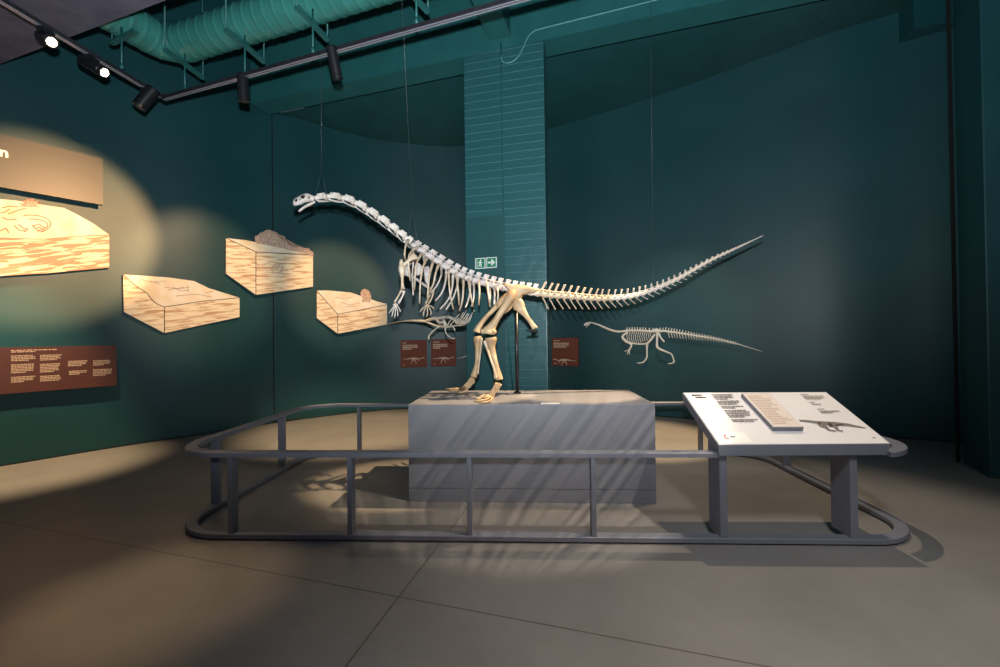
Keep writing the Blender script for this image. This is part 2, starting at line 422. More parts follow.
def track(name, a, b, label):
    t = thing(name, a, label, 'light track', 'ceiling light tracks')
    d = (b - a).normalized(); s = d.cross(V((0, 0, 1))).normalized()
    bm = NB(); bar(bm, a, b, 0.04, 0.035, bevel=0.004); build('track_bar', bm, MT['track'], t)
    for k in (-1, 1):
        bm = NB(); bar(bm, a + s * (0.012 * k) - V((0, 0, .02)), b + s * (0.012 * k) - V((0, 0, .02)), 0.008, 0.008); build('track_lip', bm, MT['lip'], t)
    for e, sg in ((a, 1), (b, -1)):
        bm = NB(); bar(bm, e - d * 0.01 * sg, e + d * 0.06 * sg, 0.05, 0.045, bevel=0.005); build('end_cap', bm, MT['track'], t)
    return t
tj = PH(164, 98, TR)
ta = PH(0, -1, TR); ta = tj + (ta - tj) * 1.9
tb = PH(514, 0, TR); tb = tj + (tb - tj) * 1.4
track('light_track', ta, tj - (tj - ta).normalized() * .05, 'black light track at far left running under the dark grey ceiling')
track('light_track', tj, tb, 'long black light track in front of the teal beam, hung from rods below the duct')

def spot_head(att, d, ln, r, label, lit=False, energy=0, off=0.1):
    d = d.normalized(); t = thing('track_spotlight', att, label, 'spotlight', 'spotlights on the ceiling tracks')
    c = att + V((0, 0, -off))
    bm = NB(); box(bm, att + V((-.025, -.05, -.072)), V((.05, 0, 0)), V((0, .1, 0)), V((0, 0, .045)), 0.004); build('adapter', bm, MT['black'], t)
    bm = NB(); tube(bm, [att + V((0, 0, -.065)), c], 0.012, 8); build('swivel_stem', bm, MT['black'], t, True)
    a = c - d * ln * .45; b = c + d * ln * .55
    bm = NB(); tube(bm, [a, a + d * .01, a + d * .012, b - d * .035, b - d * .033, b - d * .025, b - d * .023, b], [r * .9, r, r, r, r * .93, r * .93, r, r], 20)
    h = build('housing', bm, MT['black'], t, True); h.data.set_sharp_from_angle(angle=0.7)
    bm = NB(); tube(bm, [b, b + d * .004], [r * .72, r * .66], 18)
    build('lens', bm, MT['lamp'] if lit else MT['track'], t, True, 'glowing warm lens' if lit else None)
    return b, d
b1 = spot_head(PH(46, 26, TR), V((0.75, -.35, -.5)), 0.20, 0.045, 'lit spotlight glowing at far left under the dark ceiling slab', True)
b2 = spot_head(PH(92, 54, TR), V((.9, -.1, -.55)), 0.26, 0.045, 'lit spotlight with warm glowing lens hanging above the title board', True)
b3 = spot_head(PH(147, 87, TR), V((-.45, -.2, -.8)), 0.24, 0.062, 'unlit black spotlight tilted left just before the corner of the tracks')
b4 = spot_head(PH(243, 76, TR), V((0.0, .12, -1)), 0.25, 0.048, 'black spotlight pointing straight down, left of two on the long track')
b5 = spot_head(PH(334, 50, TR), V((.12, .3, -1)), 0.26, 0.045, 'black spotlight tilted slightly right, nearest the brick pillar on the long track')

# ------------------------------------------------------------------ flat wall boards
class Frame:                             # a board's own plane: origin, right, up, normal to the room
    def __init__(s, px0, px1, off):
        a = X(P(px0, 335, wall_y(px0))); b = X(P(px1, 335, wall_y(px1)))
        s.r = (b - a).normalized(); s.n = V((s.r.y, -s.r.x, 0)); s.o = a + s.n * off
    def at(s, px, py, lift=0.0):
        return PP(px, py, s.o + s.n * lift, s.n)
def board(name, fr, poly, thick, m, parent=None, lift=0.0, side=None):
    bm = NB(); prism(bm, [fr.at(x, y, lift) for x, y in poly], -fr.n * thick, 0, 1 if side else 0)
    return build(name, bm, [m, side] if side else m, parent)
def lines(fr, pts, w, lift, bm=None):    # drawn line as a thin raised strip
    bm = bm or NB()
    p = [fr.at(x, y, lift) for x, y in pts]
    for a, b in zip(p, p[1:]):
        if (b - a).length > 1e-4: bar(bm, a, b, w, 0.002, up=fr.n)
    return bm
def word_rows(bm, o, ux, uy, n, x0, y0, w, rows, lh, th=0.55, ragged=0.25, lift=0.0008, wordl=0.12):
    # unreadable small print: rows of word-length dashes; o origin, ux right unit, uy down unit
    for i in range(rows):
        x = x0; end = x0 + w * (1 - random.random() * ragged)
        if i == rows - 1: end = x0 + w * random.uniform(.45, .9)
        while x < end - 1e-6:
            l = min(w * random.uniform(.4, 1.4) * wordl, end - x)
            q = o + ux * x + uy * (y0 + i * lh) + n * lift
            box(bm, q, ux * l, uy * (lh * th), n * 0.0006)
            x += l + w * 0.022

# title board
fr_ = Frame(2, 112, 0.16)
tl = [fr_.at(x, y) for x, y in ((-70, 119), (103, 158.5), (103, 205), (-70, 175))]
top_z = tl[1].z; bot_z = tl[2].z; lx = (fr_.at(103, 180) - fr_.o).dot(fr_.r)
rp = fr_.o + fr_.r * lx; lp = rp - fr_.r * 1.9
t = thing('title_board', X(lp) + V((0, 0, bot_z)), 'long dark grey green title board at top left ending in a white letter n', 'sign')
bm = NB(); prism(bm, [X(lp) + V((0, 0, bot_z)), X(rp) + V((0, 0, bot_z)), X(rp) + V((0, 0, top_z)), X(lp) + V((0, 0, top_z))], -fr_.n * 0.05); build('panel', bm, MT['title'], t)
for k in (.4, 1.5):
    bm = NB(); box(bm, X(lp) + fr_.r * k + V((0, 0, bot_z + .08)) - fr_.n * .16, fr_.r * .06, fr_.n * .11, V((0, 0, .2))); build('wall_spacer', bm, MT['gap'], t)
fn = bpy.data.curves.new('letter', 'FONT'); fn.body = 'n'; fn.size = 0.135; fn.extrude = 0.004; fn.offset = 0.005; fn.resolution_u = 6
tmp = bpy.data.objects.new('letter', fn); COL.objects.link(tmp)
bpy.context.view_layer.update()
me = bpy.data.meshes.new_from_object(tmp.evaluated_get(bpy.context.evaluated_depsgraph_get())); bpy.data.objects.remove(tmp)
bm = NB(); bm.from_mesh(me)
xs = [v.co.x for v in bm.verts]; x1 = max(xs)
lq = fr_.at(8.2, 157.6, .006)
for v in bm.verts:
    c = v.co.copy(); v.co = lq + fr_.r * (c.x - x1) + V((0, 0, c.y)) + fr_.n * c.z
build('letter', bm, MT['letter'], t, False, 'white letter n')

# printed rock block cut-outs
def rock_block(fr, label, top, left, front, bold, extra=None):
    c = fr.at(*front[0])
    t = thing('rock_block_cutout', (c.x, c.y, c.z), label, 'wall illustration', 'printed rock block cut-outs on the left wall')
    m = MT['strata_bold'] if bold else MT['strata']
    board('top_face', fr, top, 0.035, MT['sand'], t, 0, MT['edge'])
    board('front_face', fr, front, 0.035, m, t, 0, MT['edge'])
    if left: board('side_face', fr, left, 0.035, m, t, 0, MT['edge'])
    return t
def scribble(fr, pts, t, name, w=0.006, mm='outline', lift=0.003):
    bm = NB()
    for p in pts: lines(fr, p, w, lift, bm)
    return build(name, bm, MT[mm], t)
f1 = Frame(2, 112, 0.06)
front1 = [(-50, 236), (0, 237.8), (41, 239.4), (82.5, 236), (109.2, 234.8), (109.2, 267.5), (49.5, 273), (0, 276), (-50, 280)]
top1 = [(-50, 196), (0, 199), (16.5, 200.6), (43, 204.8), (64, 208), (77.6, 214.7), (92.4, 223), (100.7, 228.7), (109.2, 234.8), (82.5, 236), (41, 239.4), (0, 237.8), (-50, 236)]
t = rock_block(f1, 'largest rock block picture at far left, boldly striped front and a spiky plant on top', top1, None, front1, True)
spiky = []
for k in range(15):
    a = math.radians(-10 + k * 14); r1 = 9 if k % 2 == 0 else 5
    spiky.append((30 + r1 * 1.35 * math.cos(a), 206 - r1 * .85 * math.sin(a) * (1 if math.sin(a) > 0 else .6)))
board('printed_plant', f1, spiky, 0.012, MT['foliage'], t, 0.01)
arc1 = [(30 + 21 * math.cos(math.radians(a)), 224 - 9 * math.sin(math.radians(a))) for a in range(-60, 110, 12)]
arc1b = [(31 + 17 * math.cos(math.radians(a)), 225 - 6 * math.sin(math.radians(a))) for a in range(-70, 100, 12)]
scribble(f1, [arc1, arc1b, [(32, 225), (36, 229), (40, 227), (44, 231)], [(2, 217), (8, 220), (17, 219)], [(14, 225), (19, 230), (26, 231)], [(8, 214), (16, 211), (26, 208)], [(33, 226), (39, 224), (45, 228)],
              [(0, 231), (6, 228), (9, 233)], [(18, 224), (23, 228), (28, 229), (24, 232)], [(2, 208), (10, 206), (18, 207)], [(0, 213), (5, 212), (10, 209)], [(36, 230), (42, 232), (47, 229)]], t, 'printed_fossil', 0.009, 'edge')
scribble(f1, [[(-40, 236.3), (0, 237.8), (41, 239.4), (82.5, 236), (109, 234.8)]], t, 'printed_outline', 0.005, 'edge')

f2 = Frame(125, 240, 0.06)
edge2 = [(123, 274.5), (136, 286), (147, 293), (152, 300), (157, 304), (164.5, 307)]
t = rock_block(f2, 'second rock block picture from the left, low and sloping with a curved left edge',
               [(123, 274.5), (147.7, 276), (168, 277.4), (194, 281), (208.6, 288), (226, 294), (239.6, 297.7)] + edge2[::-1][:-1],
               edge2 + [(164.5, 333), (124, 312)], [(164.5, 307), (239.6, 297.7), (239.6, 317), (164.5, 333)], False)
scribble(f2, [edge2, [(164.5, 307), (164.5, 333)], [(164.5, 307), (200, 301.5), (239.6, 297.7)]], t, 'printed_outline', 0.008)
scribble(f2, [[(165, 287), (178, 289), (190, 287)], [(172, 286), (180, 291), (189, 290)], [(168, 290), (184, 287)], [(187, 285), (189, 292)], [(205, 293), (214, 291)], [(150, 281), (160, 284)], [(140, 279), (150, 282), (166, 281)], [(176, 296), (196, 294), (212, 297)]], t, 'printed_fossil', 0.008, 'beigeink')

f3 = Frame(228, 312, 0.06)
t = rock_block(f3, 'tall rock block picture with a brown bush on its top right corner',
               [(226, 238), (246.5, 240.3), (258, 243), (290, 249), (313, 252.5), (313, 254.8), (255.9, 251.9)],
               [(226, 238), (255.9, 251.9), (255.9, 294.8), (226, 273.7)], [(255.9, 251.9), (313, 254.8), (313, 286.7), (255.9, 294.8)], False)
bush = [(255, 240), (255, 236), (258, 235), (261, 232), (264, 232.5), (266, 230), (270, 229.6), (272, 232), (277, 232.3), (279, 235), (284, 236), (286, 239.5), (290, 241), (291, 246), (296, 247), (301, 246.5), (304, 248), (308.7, 248), (311, 251), (313.4, 252), (313.4, 257), (308, 254), (300, 252), (290, 250), (278, 247), (266, 245), (257, 243)]
board('printed_bush', f3, bush, 0.012, MT['foliage'], t, 0.012)
scribble(f3, [[(226, 238), (255.9, 251.9), (255.9, 294.8)], [(255.9, 251.9), (313, 254.8)]], t, 'printed_outline', 0.009)
ring = lambda cx, cy, rx, ry: [(cx + rx * math.cos(k * .5), cy + ry * math.sin(k * .5)) for k in range(14)]
scribble(f3, [ring(277, 269, 6, 4), ring(275, 268, 3, 2), ring(281, 266, 2.5, 2), [(256, 262), (259, 266), (256, 270)], [(266, 272), (290, 274)], [(262, 266), (270, 262)]], t, 'printed_fossil', 0.009, 'beigeink')

f4 = Frame(318, 386, 0.06)
t = rock_block(f4, 'smallest rock block picture beside the skeleton forelimb, with a little animal on top',
               [(316.8, 290.5), (330, 290.5), (350.7, 292.5), (361, 296), (374, 300.6), (387, 304), (387, 304.7), (337.7, 314.3), (325, 300)],
               [(316.8, 290.5), (325, 300), (337.7, 314.3), (337.7, 333.7), (316.8, 318)], [(337.7, 314.3), (387, 304.7), (387, 324.4), (337.7, 333.7)], False)
board('printed_animal', f4, [(360.5, 293), (362, 290), (365, 288.7), (368, 290), (370, 292.5), (371, 296), (371.3, 299), (369.5, 302.7), (366, 301.5), (362, 302), (363, 298), (361, 296)], 0.012, MT['foliage'], t, 0.01)
scribble(f4, [[(316.8, 290.5), (325, 300), (337.7, 314.3), (337.7, 333.7)], [(337.7, 314.3), (387, 304.7)]], t, 'printed_outline', 0.009)
scribble(f4, [[(340, 302), (350, 305), (360, 303)], [(345, 307), (356, 306)], [(335, 297), (345, 299), (352, 297)], [(345, 318), (352, 322), (360, 319)], [(365, 316), (374, 318), (380, 313)]], t, 'printed_fossil', 0.008, 'beigeink')

# brown text panel on the left wall
ft = Frame(2, 112, 0.06)
rt = ft.at(116.5, 345.3); rbm = ft.at(117, 385.3); W = 1.9
t = thing('text_panel', X(rbm) + V((0, 0, rbm.z)), 'long brown text panel with columns of small print low on the left wall', 'sign')
o = X(rt) - ft.r * W + V((0, 0, rt.z)); Hh = rt.z - rbm.z
bm = NB(); box(bm, o, ft.r * W, V((0, 0, -Hh)), -ft.n * 0.06); build('panel', bm, MT['brown'], t)
dnv = V((0, 0, -1))
def tcol(px, py, px2, rows, lh):
    bm = NB()
    q = ft.at(px, py); x0 = (q - o).dot(ft.r); w = (ft.at(px2, py) - q).dot(ft.r)
    word_rows(bm, o, ft.r, dnv, ft.n, x0, (o.z - q.z), w, rows, lh, 0.62, 0.14); build('text_column', bm, MT['cream'], t)
for px, py, px2, rows in ((11, 350, 59, 2), (11, 355.5, 36, 4), (40, 355, 62, 4), (11, 364.5, 35, 6), (40, 364, 61, 6), (11, 377, 36, 4), (40, 376, 62, 4), (68, 361, 88, 4), (69, 371, 88, 3), (93, 360.5, 112, 4), (93, 369.5, 112, 5), (-8, 352, 1, 1)):
    tcol(px, py, px2, rows, 0.0165)

# three little placards behind the skeleton
def dino_sil(fr, bx0, bx1, y, flip):     # little pale dinosaur drawing, made of overlapping flat strokes
    w = bx1 - bx0; bm = NB()
    strokes = [([(0, -.03), (.2, -.045), (.38, -.07), (.52, -.075), (.64, -.065), (.72, -.045)], [.006, .014, .03, .045, .04, .02]),
               ([(.66, -.06), (.76, -.04), (.84, -.075), (.92, -.1)], [.03, .02, .016, .014]), ([(.89, -.1), (.94, -.105), (1.0, -.085)], [.02, .024, .008]),
               ([(.70, -.04), (.72, .02), (.75, .06)], [.02, .012, .008]), ([(.48, -.06), (.45, .04), (.41, .09), (.41, .16), (.36, .165)], [.035, .022, .014, .012, .01]),
               ([(.52, -.06), (.56, .03), (.61, .09), (.60, .15), (.66, .16)], [.035, .022, .014, .012, .01])]
    for k, (pts, rad) in enumerate(strokes):
        p = [fr.at((bx1 - w * a) if flip else (bx0 + w * a), y + q * w, .0012 + .0002 * k) for a, q in pts]
        tube(bm, p, [max(r, .008) * w * p[0].y / 444 for r in rad], 8, (fr.n, .02))
    return bm
def placard(fr, x0, x1, ya, yb, label, sil, flip):
    pa, pb = fr.at(x0, ya), fr.at(x1, yb)
    w = (pb - pa).dot(fr.r); h = pa.z - pb.z
    t = thing('placard', X(pa) + V((0, 0, pb.z)), label, 'sign', 'small brown species placards')
    bm = NB(); box(bm, pa, fr.r * w, V((0, 0, -h)), -fr.n * 0.05, 0.003); build('panel', bm, MT['placard'], t)
    for nm, v0, ww, rows, lh in (('heading_print', .08, .3, 1, .05), ('text_block', .17, .62, 3, .065), ('caption_print', .9, .12, 1, .03)):
        bm = NB(); word_rows(bm, pa, fr.r, dnv, fr.n, w * .08, h * v0, w * ww, rows, h * lh, .75, .1); build(nm, bm, MT['cream'], t)
    build('dinosaur_drawing', dino_sil(fr, *sil, flip), MT['cream'], t)
fp = Frame(400, 456, 0.06)
placard(fp, 400.5, 427, 340.3, 367, 'leftmost small brown placard below the twisted little wall skeleton', (402.5, 424.5, 360), False)
placard(fp, 431, 456.3, 339.3, 366, 'second small brown placard, just left of the standing skeleton hind legs', (432.5, 454, 359.5), False)
fq = Frame(552, 578, 0.06)
placard(fq, 551.5, 578.5, 338, 366.3, 'small brown placard right of the brick pillar, behind the black support pole', (553, 576, 361.5), True)
bm = NB(); tube(bm, [fp.at(457.5, 358.5, .01), fp.at(464, 357), fp.at(470, 354.8, .03)], [.004, .007, .003], 6)
setp(build('pale_rod', bm, MT['relief'], None, True), 'short thin pale rod on the wall right of the second placard', 'rod')

# exit signs on the pillar
class PF: pass
fx = PF(); fx.r = bd; fx.n = -bn; fx.o = fl + (-bn) * 0.02
fx.at = lambda px, py, lift=0.0: PP(px, py, fx.o + fx.n * lift, fx.n)
def sign(x0, x1, y0, label):
    a = fx.at(x0, y0); w = (fx.at(x1, y0) - a).dot(bd)
    t = thing('exit_sign', a - V((0, 0, w)), label, 'exit sign', 'green exit signs on the pillar')
    bm = NB(); box(bm, a, bd * w, V((0, 0, -w)), bn * 0.018, 0.002); build('plate', bm, MT['signwhite'], t)
    bm = NB(); m_ = w * .08; box(bm, a + bd * m_ - V((0, 0, m_)) + fx.n * .001, bd * (w - 2 * m_), V((0, 0, -(w - 2 * m_))), bn * 0.001); build('green_field', bm, MT['green'], t)
    return t, a, w
def glyph(t, a, w, polys, name):
    bm = NB()
    for poly in polys: prism(bm, [a + bd * (x * w) - V((0, 0, y * w)) + fx.n * .0025 for x, y in poly], bn * 0.001)
    build(name, bm, MT['signwhite'], t)
t, a, w = sign(475.0, 485.2, 258.3, 'green exit sign with a running figure, left one on the pillar')
circ = [(.56 + .075 * math.cos(k * math.pi / 5), .22 + .075 * math.sin(k * math.pi / 5)) for k in range(10)]
glyph(t, a, w, [circ, [(.40, .33), (.56, .30), (.62, .36), (.56, .58), (.44, .56), (.48, .40)], [(.40, .33), (.46, .38), (.36, .52), (.30, .48)], [(.58, .34), (.64, .42), (.74, .42), (.74, .48), (.60, .48)],
                [(.44, .55), (.54, .57), (.46, .70), (.34, .84), (.27, .80), (.38, .66)], [(.50, .56), (.57, .56), (.66, .68), (.64, .86), (.57, .86), (.58, .71)], [(.16, .16), (.22, .16), (.22, .86), (.16, .86)]], 'running_figure')
t, a, w = sign(486.3, 496.6, 257.4, 'green exit sign with a white arrow pointing right, right one on the pillar')
glyph(t, a, w, [[(.16, .42), (.54, .42), (.54, .58), (.16, .58)], [(.46, .20), (.58, .20), (.86, .5), (.58, .80), (.46, .80), (.66, .56), (.66, .44)]], 'arrow')

# ------------------------------------------------------------------ platform
pa, pb = PH(409, 501.5, 0), PH(656.5, 504, 0)
pd = (pb - pa).normalized(); pn = V((-pd.y, pd.x, 0)); PWd = (pb - pa).length; PD = 0.88; PT = 0.76
plat = thing('plinth', pa, 'big grey box plinth carrying the dinosaur skeleton inside the barrier', 'plinth')
bm = NB(); box(bm, pa + V((0, 0, .105)), pd * PWd, pn * PD, V((0, 0, PT - .105)), 0.006); build('upper_box', bm, MT['plinth'], plat)
bm = NB(); box(bm, pa, pd * PWd, pn * PD, V((0, 0, .102)), 0.004); build('base_box', bm, MT['plinth'], plat)
pc = PH(541, 404.2, PT); bm = NB(); box(bm, pc + V((0, 0, .001)), pd * .15, pn * .05, V((0, 0, .003)), .001)
setp(build('name_card', bm, MT['white']), 'small white name card lying on the front edge of the plinth top', 'card')

# ------------------------------------------------------------------ barrier
bz = 3.0; by = math.radians(-2.6); ex = V((math.cos(by), math.sin(by), 0)); ey = V((-math.sin(by), math.cos(by), 0))
bo = V((0.225, 2.775, 0)); BX0, BX1, BD_, BR = -2.47, 2.42, 2.08, 0.38
def rr_path(x0, x1, d, r, k=10):        # rounded rectangle, starting on the front side going right
    pts = []
    for cx, cy, a0 in ((x1 - r, r, -90), (x1 - r, d - r, 0), (x0 + r, d - r, 90), (x0 + r, r, 180)):
        for j in range(k + 1):
            a = math.radians(a0 + 90 * j / k); pts.append((cx + r * math.cos(a), cy + r * math.sin(a)))
    return pts
def rail_mesh(outer, inner, z0, z1, closed=True):
    bm = NB(); rows = []
    w = lambda p, z: bo + ex * p[0] + ey * p[1] + V((0, 0, z))
    bv = 0.004
    for o_, i_ in zip(outer, inner):
        dx = V((o_[0] - i_[0], o_[1] - i_[1])); n_ = dx.normalized() * bv
        om = (o_[0] - n_.x, o_[1] - n_.y); im = (i_[0] + n_.x, i_[1] + n_.y)
        rows.append([bm.verts.new(q) for q in (w(o_, z0), w(o_, z1 - bv), w(om, z1), w(im, z1), w(i_, z1 - bv), w(i_, z0))])
    n = len(rows); m_ = len(rows[0])
    for k in range(n if closed else n - 1):
        a, b = rows[k], rows[(k + 1) % n]
        for j in range(m_): bm.faces.new((a[j], a[(j + 1) % m_], b[(j + 1) % m_], b[j]))
    if not closed: bm.faces.new(rows[0]); bm.faces.new(rows[-1][::-1])
    return bm
RW = 0.075
outer = rr_path(BX0, BX1, BD_, BR); inner = [(p[0], p[1]) for p in rr_path(BX0 + RW, BX1 - RW, BD_ - 2 * RW, BR - RW)]
inner = [(x, y + RW) for x, y in inner]
barrier = thing('barrier', bo, 'low grey rounded railing ringing the skeleton plinth', 'barrier')
build('bottom_rail', rail_mesh(outer, inner, 0.012, 0.042), MT['grey'], barrier)
LX0, LX1 = 1.33, 2.375                   # the reading desk interrupts the top rail here
def loc(p): d = p - bo; return d.dot(ex), d.dot(ey)
l0 = loc(V((LX0 + .01, 2.7, 0)))[0]; l1 = loc(V((LX1 - .02, 2.7, 0)))[0]
def cut(path, yf):
    a = [p for p in path if not (p[1] < BR and p[0] > l1 - 1e-6 and False)]
    return a
# open top rail: from the desk's right edge round to its left edge
def upto(path, fy):
    right = [p for p in path[:11] if p[0] >= l1]; 
    # interpolate the start on the front right arc
    st = None
    for a, b in zip(path[:10], path[1:11]):
        if a[0] <= l1 <= b[0]:
            t = (l1 - a[0]) / (b[0] - a[0]); st = (l1, a[1] + (b[1] - a[1]) * t)
    if st: right = [st] + right
    return right
ro, ri = upto(outer, 0), upto(inner, 0)
m_ = min(len(ro), len(ri)); ro, ri = ro[-m_:], ri[-m_:]
o2 = ro + outer[11:] + [(l0, outer[0][1])]; i2 = ri + inner[11:] + [(l0, inner[0][1])]
build('top_rail', rail_mesh(o2, i2, 0.533, 0.563, False), MT['grey'], barrier)
def rail_post(x, y, ang):
    bm = NB(); c, s = math.cos(ang), math.sin(ang)
    u = ex * c + ey * s; v = -ex * s + ey * c
    q = bo + ex * x + ey * y + V((0, 0, .041)) - u * .015 - v * .033
    box(bm, q, u * .03, v * .066, V((0, 0, .493)), .003); build('post', bm, MT['grey'], barrier)
yc = RW / 2
for px in (233, 351.5, 470, 593):
    d = ray(px, 500); s = 2.78 / d.y
    # intersect the ray's plan with the front rail centre line
    A = V((d.x, d.y)); o_ = bo + ey * yc; det = A.x * (-ex.y) - A.y * (-ex.x)
    t = (o_.x * (-ex.y) - o_.y * (-ex.x)) / det; p = V((A.x * t, A.y * t, 0)); rail_post(loc(p)[0], yc, 0)
for x in (-1.88, -.6, .6, 1.80): rail_post(x, BD_ - yc, 0)
for y in (.52, 1.46): rail_post(BX0 + yc, y, math.pi / 2)
for y in (.78, 1.52): rail_post(BX1 - yc, y, math.pi / 2)
for x in (-1.5, 0, 1.5):
    for y in (yc, BD_ - yc):
        bm = NB(); q = bo + ex * x + ey * y; tube(bm, [q, q + V((0, 0, .013))], .02, 12); build('foot_pad', bm, MT['black'], barrier)

# ------------------------------------------------------------------ reading desk
FL, FRt = V((LX0, 2.70, .612)), V((LX1, 2.66, .612)); BLk, BRk = V((LX0 + .0, 3.235, .856)), V((LX1 + .02, 3.20, .856))
FL, FRt = P(718.5, 445.2, 2.70), P(891.5, 444.0, 2.665)
BLk, BRk = P(682.3, 392.6, 3.24), P(826.4, 392.0, 3.205)
desk = thing('reading_desk', V((FL.x, FL.y, 0)), 'slanted grey reading desk with white printed top at the right end of the barrier', 'information desk')
n_ = (FRt - FL).cross(BLk - FL).normalized()
dwn = -n_ * 0.0; bm = NB()
th = V((0, 0, -.066)); ins = 0.03
lr = (FRt - FL).normalized()
hexa(bm, [FL + th + lr * .003, FRt + th - lr * ins, BRk + th - lr * ins, BLk + th + lr * .003, FL, FRt, BRk, BLk], .003); body = build('desk_body', bm, MT['grey'], desk)
su = (FRt - FL); sv = (BLk - FL)
def on(u, v, lift=0.0):                  # u along the front edge, v up the slope
    return FL + su * u + sv * v + (BRk - BLk - su) * (u * v) + n_ * lift
bm = NB(); e = .008
prism(bm, [on(e, e, .002), on(1 - e, e, .002), on(1 - e, 1 - e, .002), on(e, 1 - e, .002)], -n_ * .002); build('printed_sheet', bm, MT['white'], desk)
for u0_, dp in ((.02, .16), (.785, .17)):
    fx0 = FL + su * u0_; bm = NB(); w_ = lr * .045
    z0 = .0425; q = V((fx0.x, fx0.y + .035, 0)); dp_ = V((-lr.y, lr.x, 0)) * dp
    zt = FL.z - .066 - .002; zt2 = zt + dp * (sv.z / sv.y)
    hexa(bm, [q + V((0, 0, z0)), q + w_ + V((0, 0, z0)), q + w_ + dp_ + V((0, 0, z0)), q + dp_ + V((0, 0, z0)),
              q + V((0, 0, zt + .012)), q + w_ + V((0, 0, zt + .012)), q + w_ + dp_ + V((0, 0, zt2)), q + dp_ + V((0, 0, zt2))], .003)
    build('support', bm, MT['grey'], desk)
ux = su.normalized(); uyd = -sv.normalized(); SW, SH = su.length, sv.length; OB = BLk
def txt(name, m, specs, lift=.0025):
    for (u, v, w, rows, lh, th_) in specs:
        bm = NB(); word_rows(bm, OB, ux, uyd, n_, u * SW, v * SH, w * SW, rows, lh, th_, .12, lift, .16); build(name, bm, m, desk)
txt('heading_print', MT['inkdark'], [(.05, .055, .13, 1, .024, .8), (.065, .105, .09, 1, .024, .8)], .0035)
txt('body_print', MT['ink'], [(.19, .055, .15, 4, .019, .6), (.19, .195, .155, 3, .019, .6), (.19, .305, .15, 2, .019, .6), (.19, .385, .16, 5, .019, .6), (.19, .565, .165, 2, .019, .6)], .0035)
txt('side_print', MT['ink'], [(.80, .07, .06, 1, .014, .5), (.80, .11, .14, 3, .017, .5), (.80, .24, .05, 1, .014, .5), (.80, .28, .13, 1, .017, .5), (.80, .38, .06, 1, .014, .5), (.80, .42, .13, 2, .017, .5), (.93, .9, .035, 1, .014, .5)], .0035)
# logo patch with a small ring mark
bm = NB(); q = OB + ux * (.06 * SW) + uyd * (.80 * SH) + n_ * .003; prism(bm, [q, q + ux * .15, q + ux * .15 + uyd * .1, q + uyd * .1], -n_ * .001); build('logo_label', bm, MT['letter'], desk)
bm = NB(); q2 = OB + ux * (.08 * SW) + uyd * (.875 * SH) + n_ * .0045
tube(bm, [q2 + ux * (.012 * math.cos(k * .4)) + uyd * (.018 * math.sin(k * .4)) for k in range(2, 14)], .003, 5); build('logo_ring', bm, MT['redink'], desk)
bm = NB(); word_rows(bm, OB, ux, uyd, n_, .10 * SW, .865 * SH, .05, 1, .014, .7, 0, .004); build('logo_print', bm, MT['inkdark'], desk)
# raised tactile panel
bm = NB(); c = [on(*uv, .006) for uv in ((.585 - .22, .17), (.585, .17), (.60, 1 - .03), (.42 - .02, 1 - .03))]
q0 = OB + ux * (.358 * SW) + uyd * (.02 * SH)
tq = PP(741.5, 393.3, FL + n_ * .03, n_); tr_ = PP(769.5, 392.9, FL + n_ * .03, n_); bl_ = PP(773.5, 427.5, FL + n_ * .03, n_); br_ = PP(804, 427.5, FL + n_ * .03, n_)
hexa(bm, [p - n_ * .028 for p in (bl_, br_, tr_, tq)] + [bl_, br_, tr_, tq], .003); build('raised_panel', bm, MT['grey'], desk)
bm = NB(); cc = (tq + tr_ + bl_ + br_) / 4; sh = lambda p: cc + (p - cc) * .97 + n_ * .0012
prism(bm, [sh(p) for p in (bl_, br_, tr_, tq)], -n_ * .001); build('raised_sheet', bm, MT['paper'], desk)
bm = NB(); pu = (tr_ - tq).normalized(); pv = (bl_ - tq).normalized(); pw = (tr_ - tq).length
word_rows(bm, tq, pu, pv, n_, pw * .1, .035, pw * .75, 18, .019, .4, .4, .0018, .2); build('raised_print', bm, MT['beigeink'], desk)
# drawing of the skeleton on the sheet
dp_ = lambda x, y: PP(x, y, FL + n_ * .0035, n_)
bm = NB()
for k, (pts, rad) in enumerate((([(799.5, 420.4), (806, 420.8), (815, 422), (825, 423.2), (835, 423.6), (848, 424.6), (858, 426.6), (865.5, 427.8)], [.8, 1.1, 1.3, 1.9, 1.9, 1.4, .9, .4]),
                  ([(822, 423.6), (826, 427), (829, 430), (836, 431.2)], [1.4, 1.2, 1.0, .7]), ([(831, 424), (836, 427.4), (838, 430.2), (843, 431.2)], [1.4, 1.2, 1.0, .7]), ([(818, 423), (821, 426.4), (825, 427.6)], [.9, .7, .5]))):
    p = [dp_(x, y) + n_ * (.0004 * k) for x, y in pts]; tube(bm, p, [r * 1.6 * p[0].y / 444 for r in rad], 8, (n_, .03))
build('skeleton_drawing', bm, MT['ink'], desk)
for poly in ([(818, 422.5), (821, 422.8), (820.5, 424), (818, 423.8)], [(828, 423), (831, 423.4), (833, 426.5), (830, 427), (828.5, 425)], [(835, 425), (844, 424.3), (838, 426)]):
    bm = NB(); prism(bm, [dp_(x, y) + n_ * .003 for x, y in poly], -n_ * .0008); build('drawing_highlight', bm, MT['inkdark'], desk)

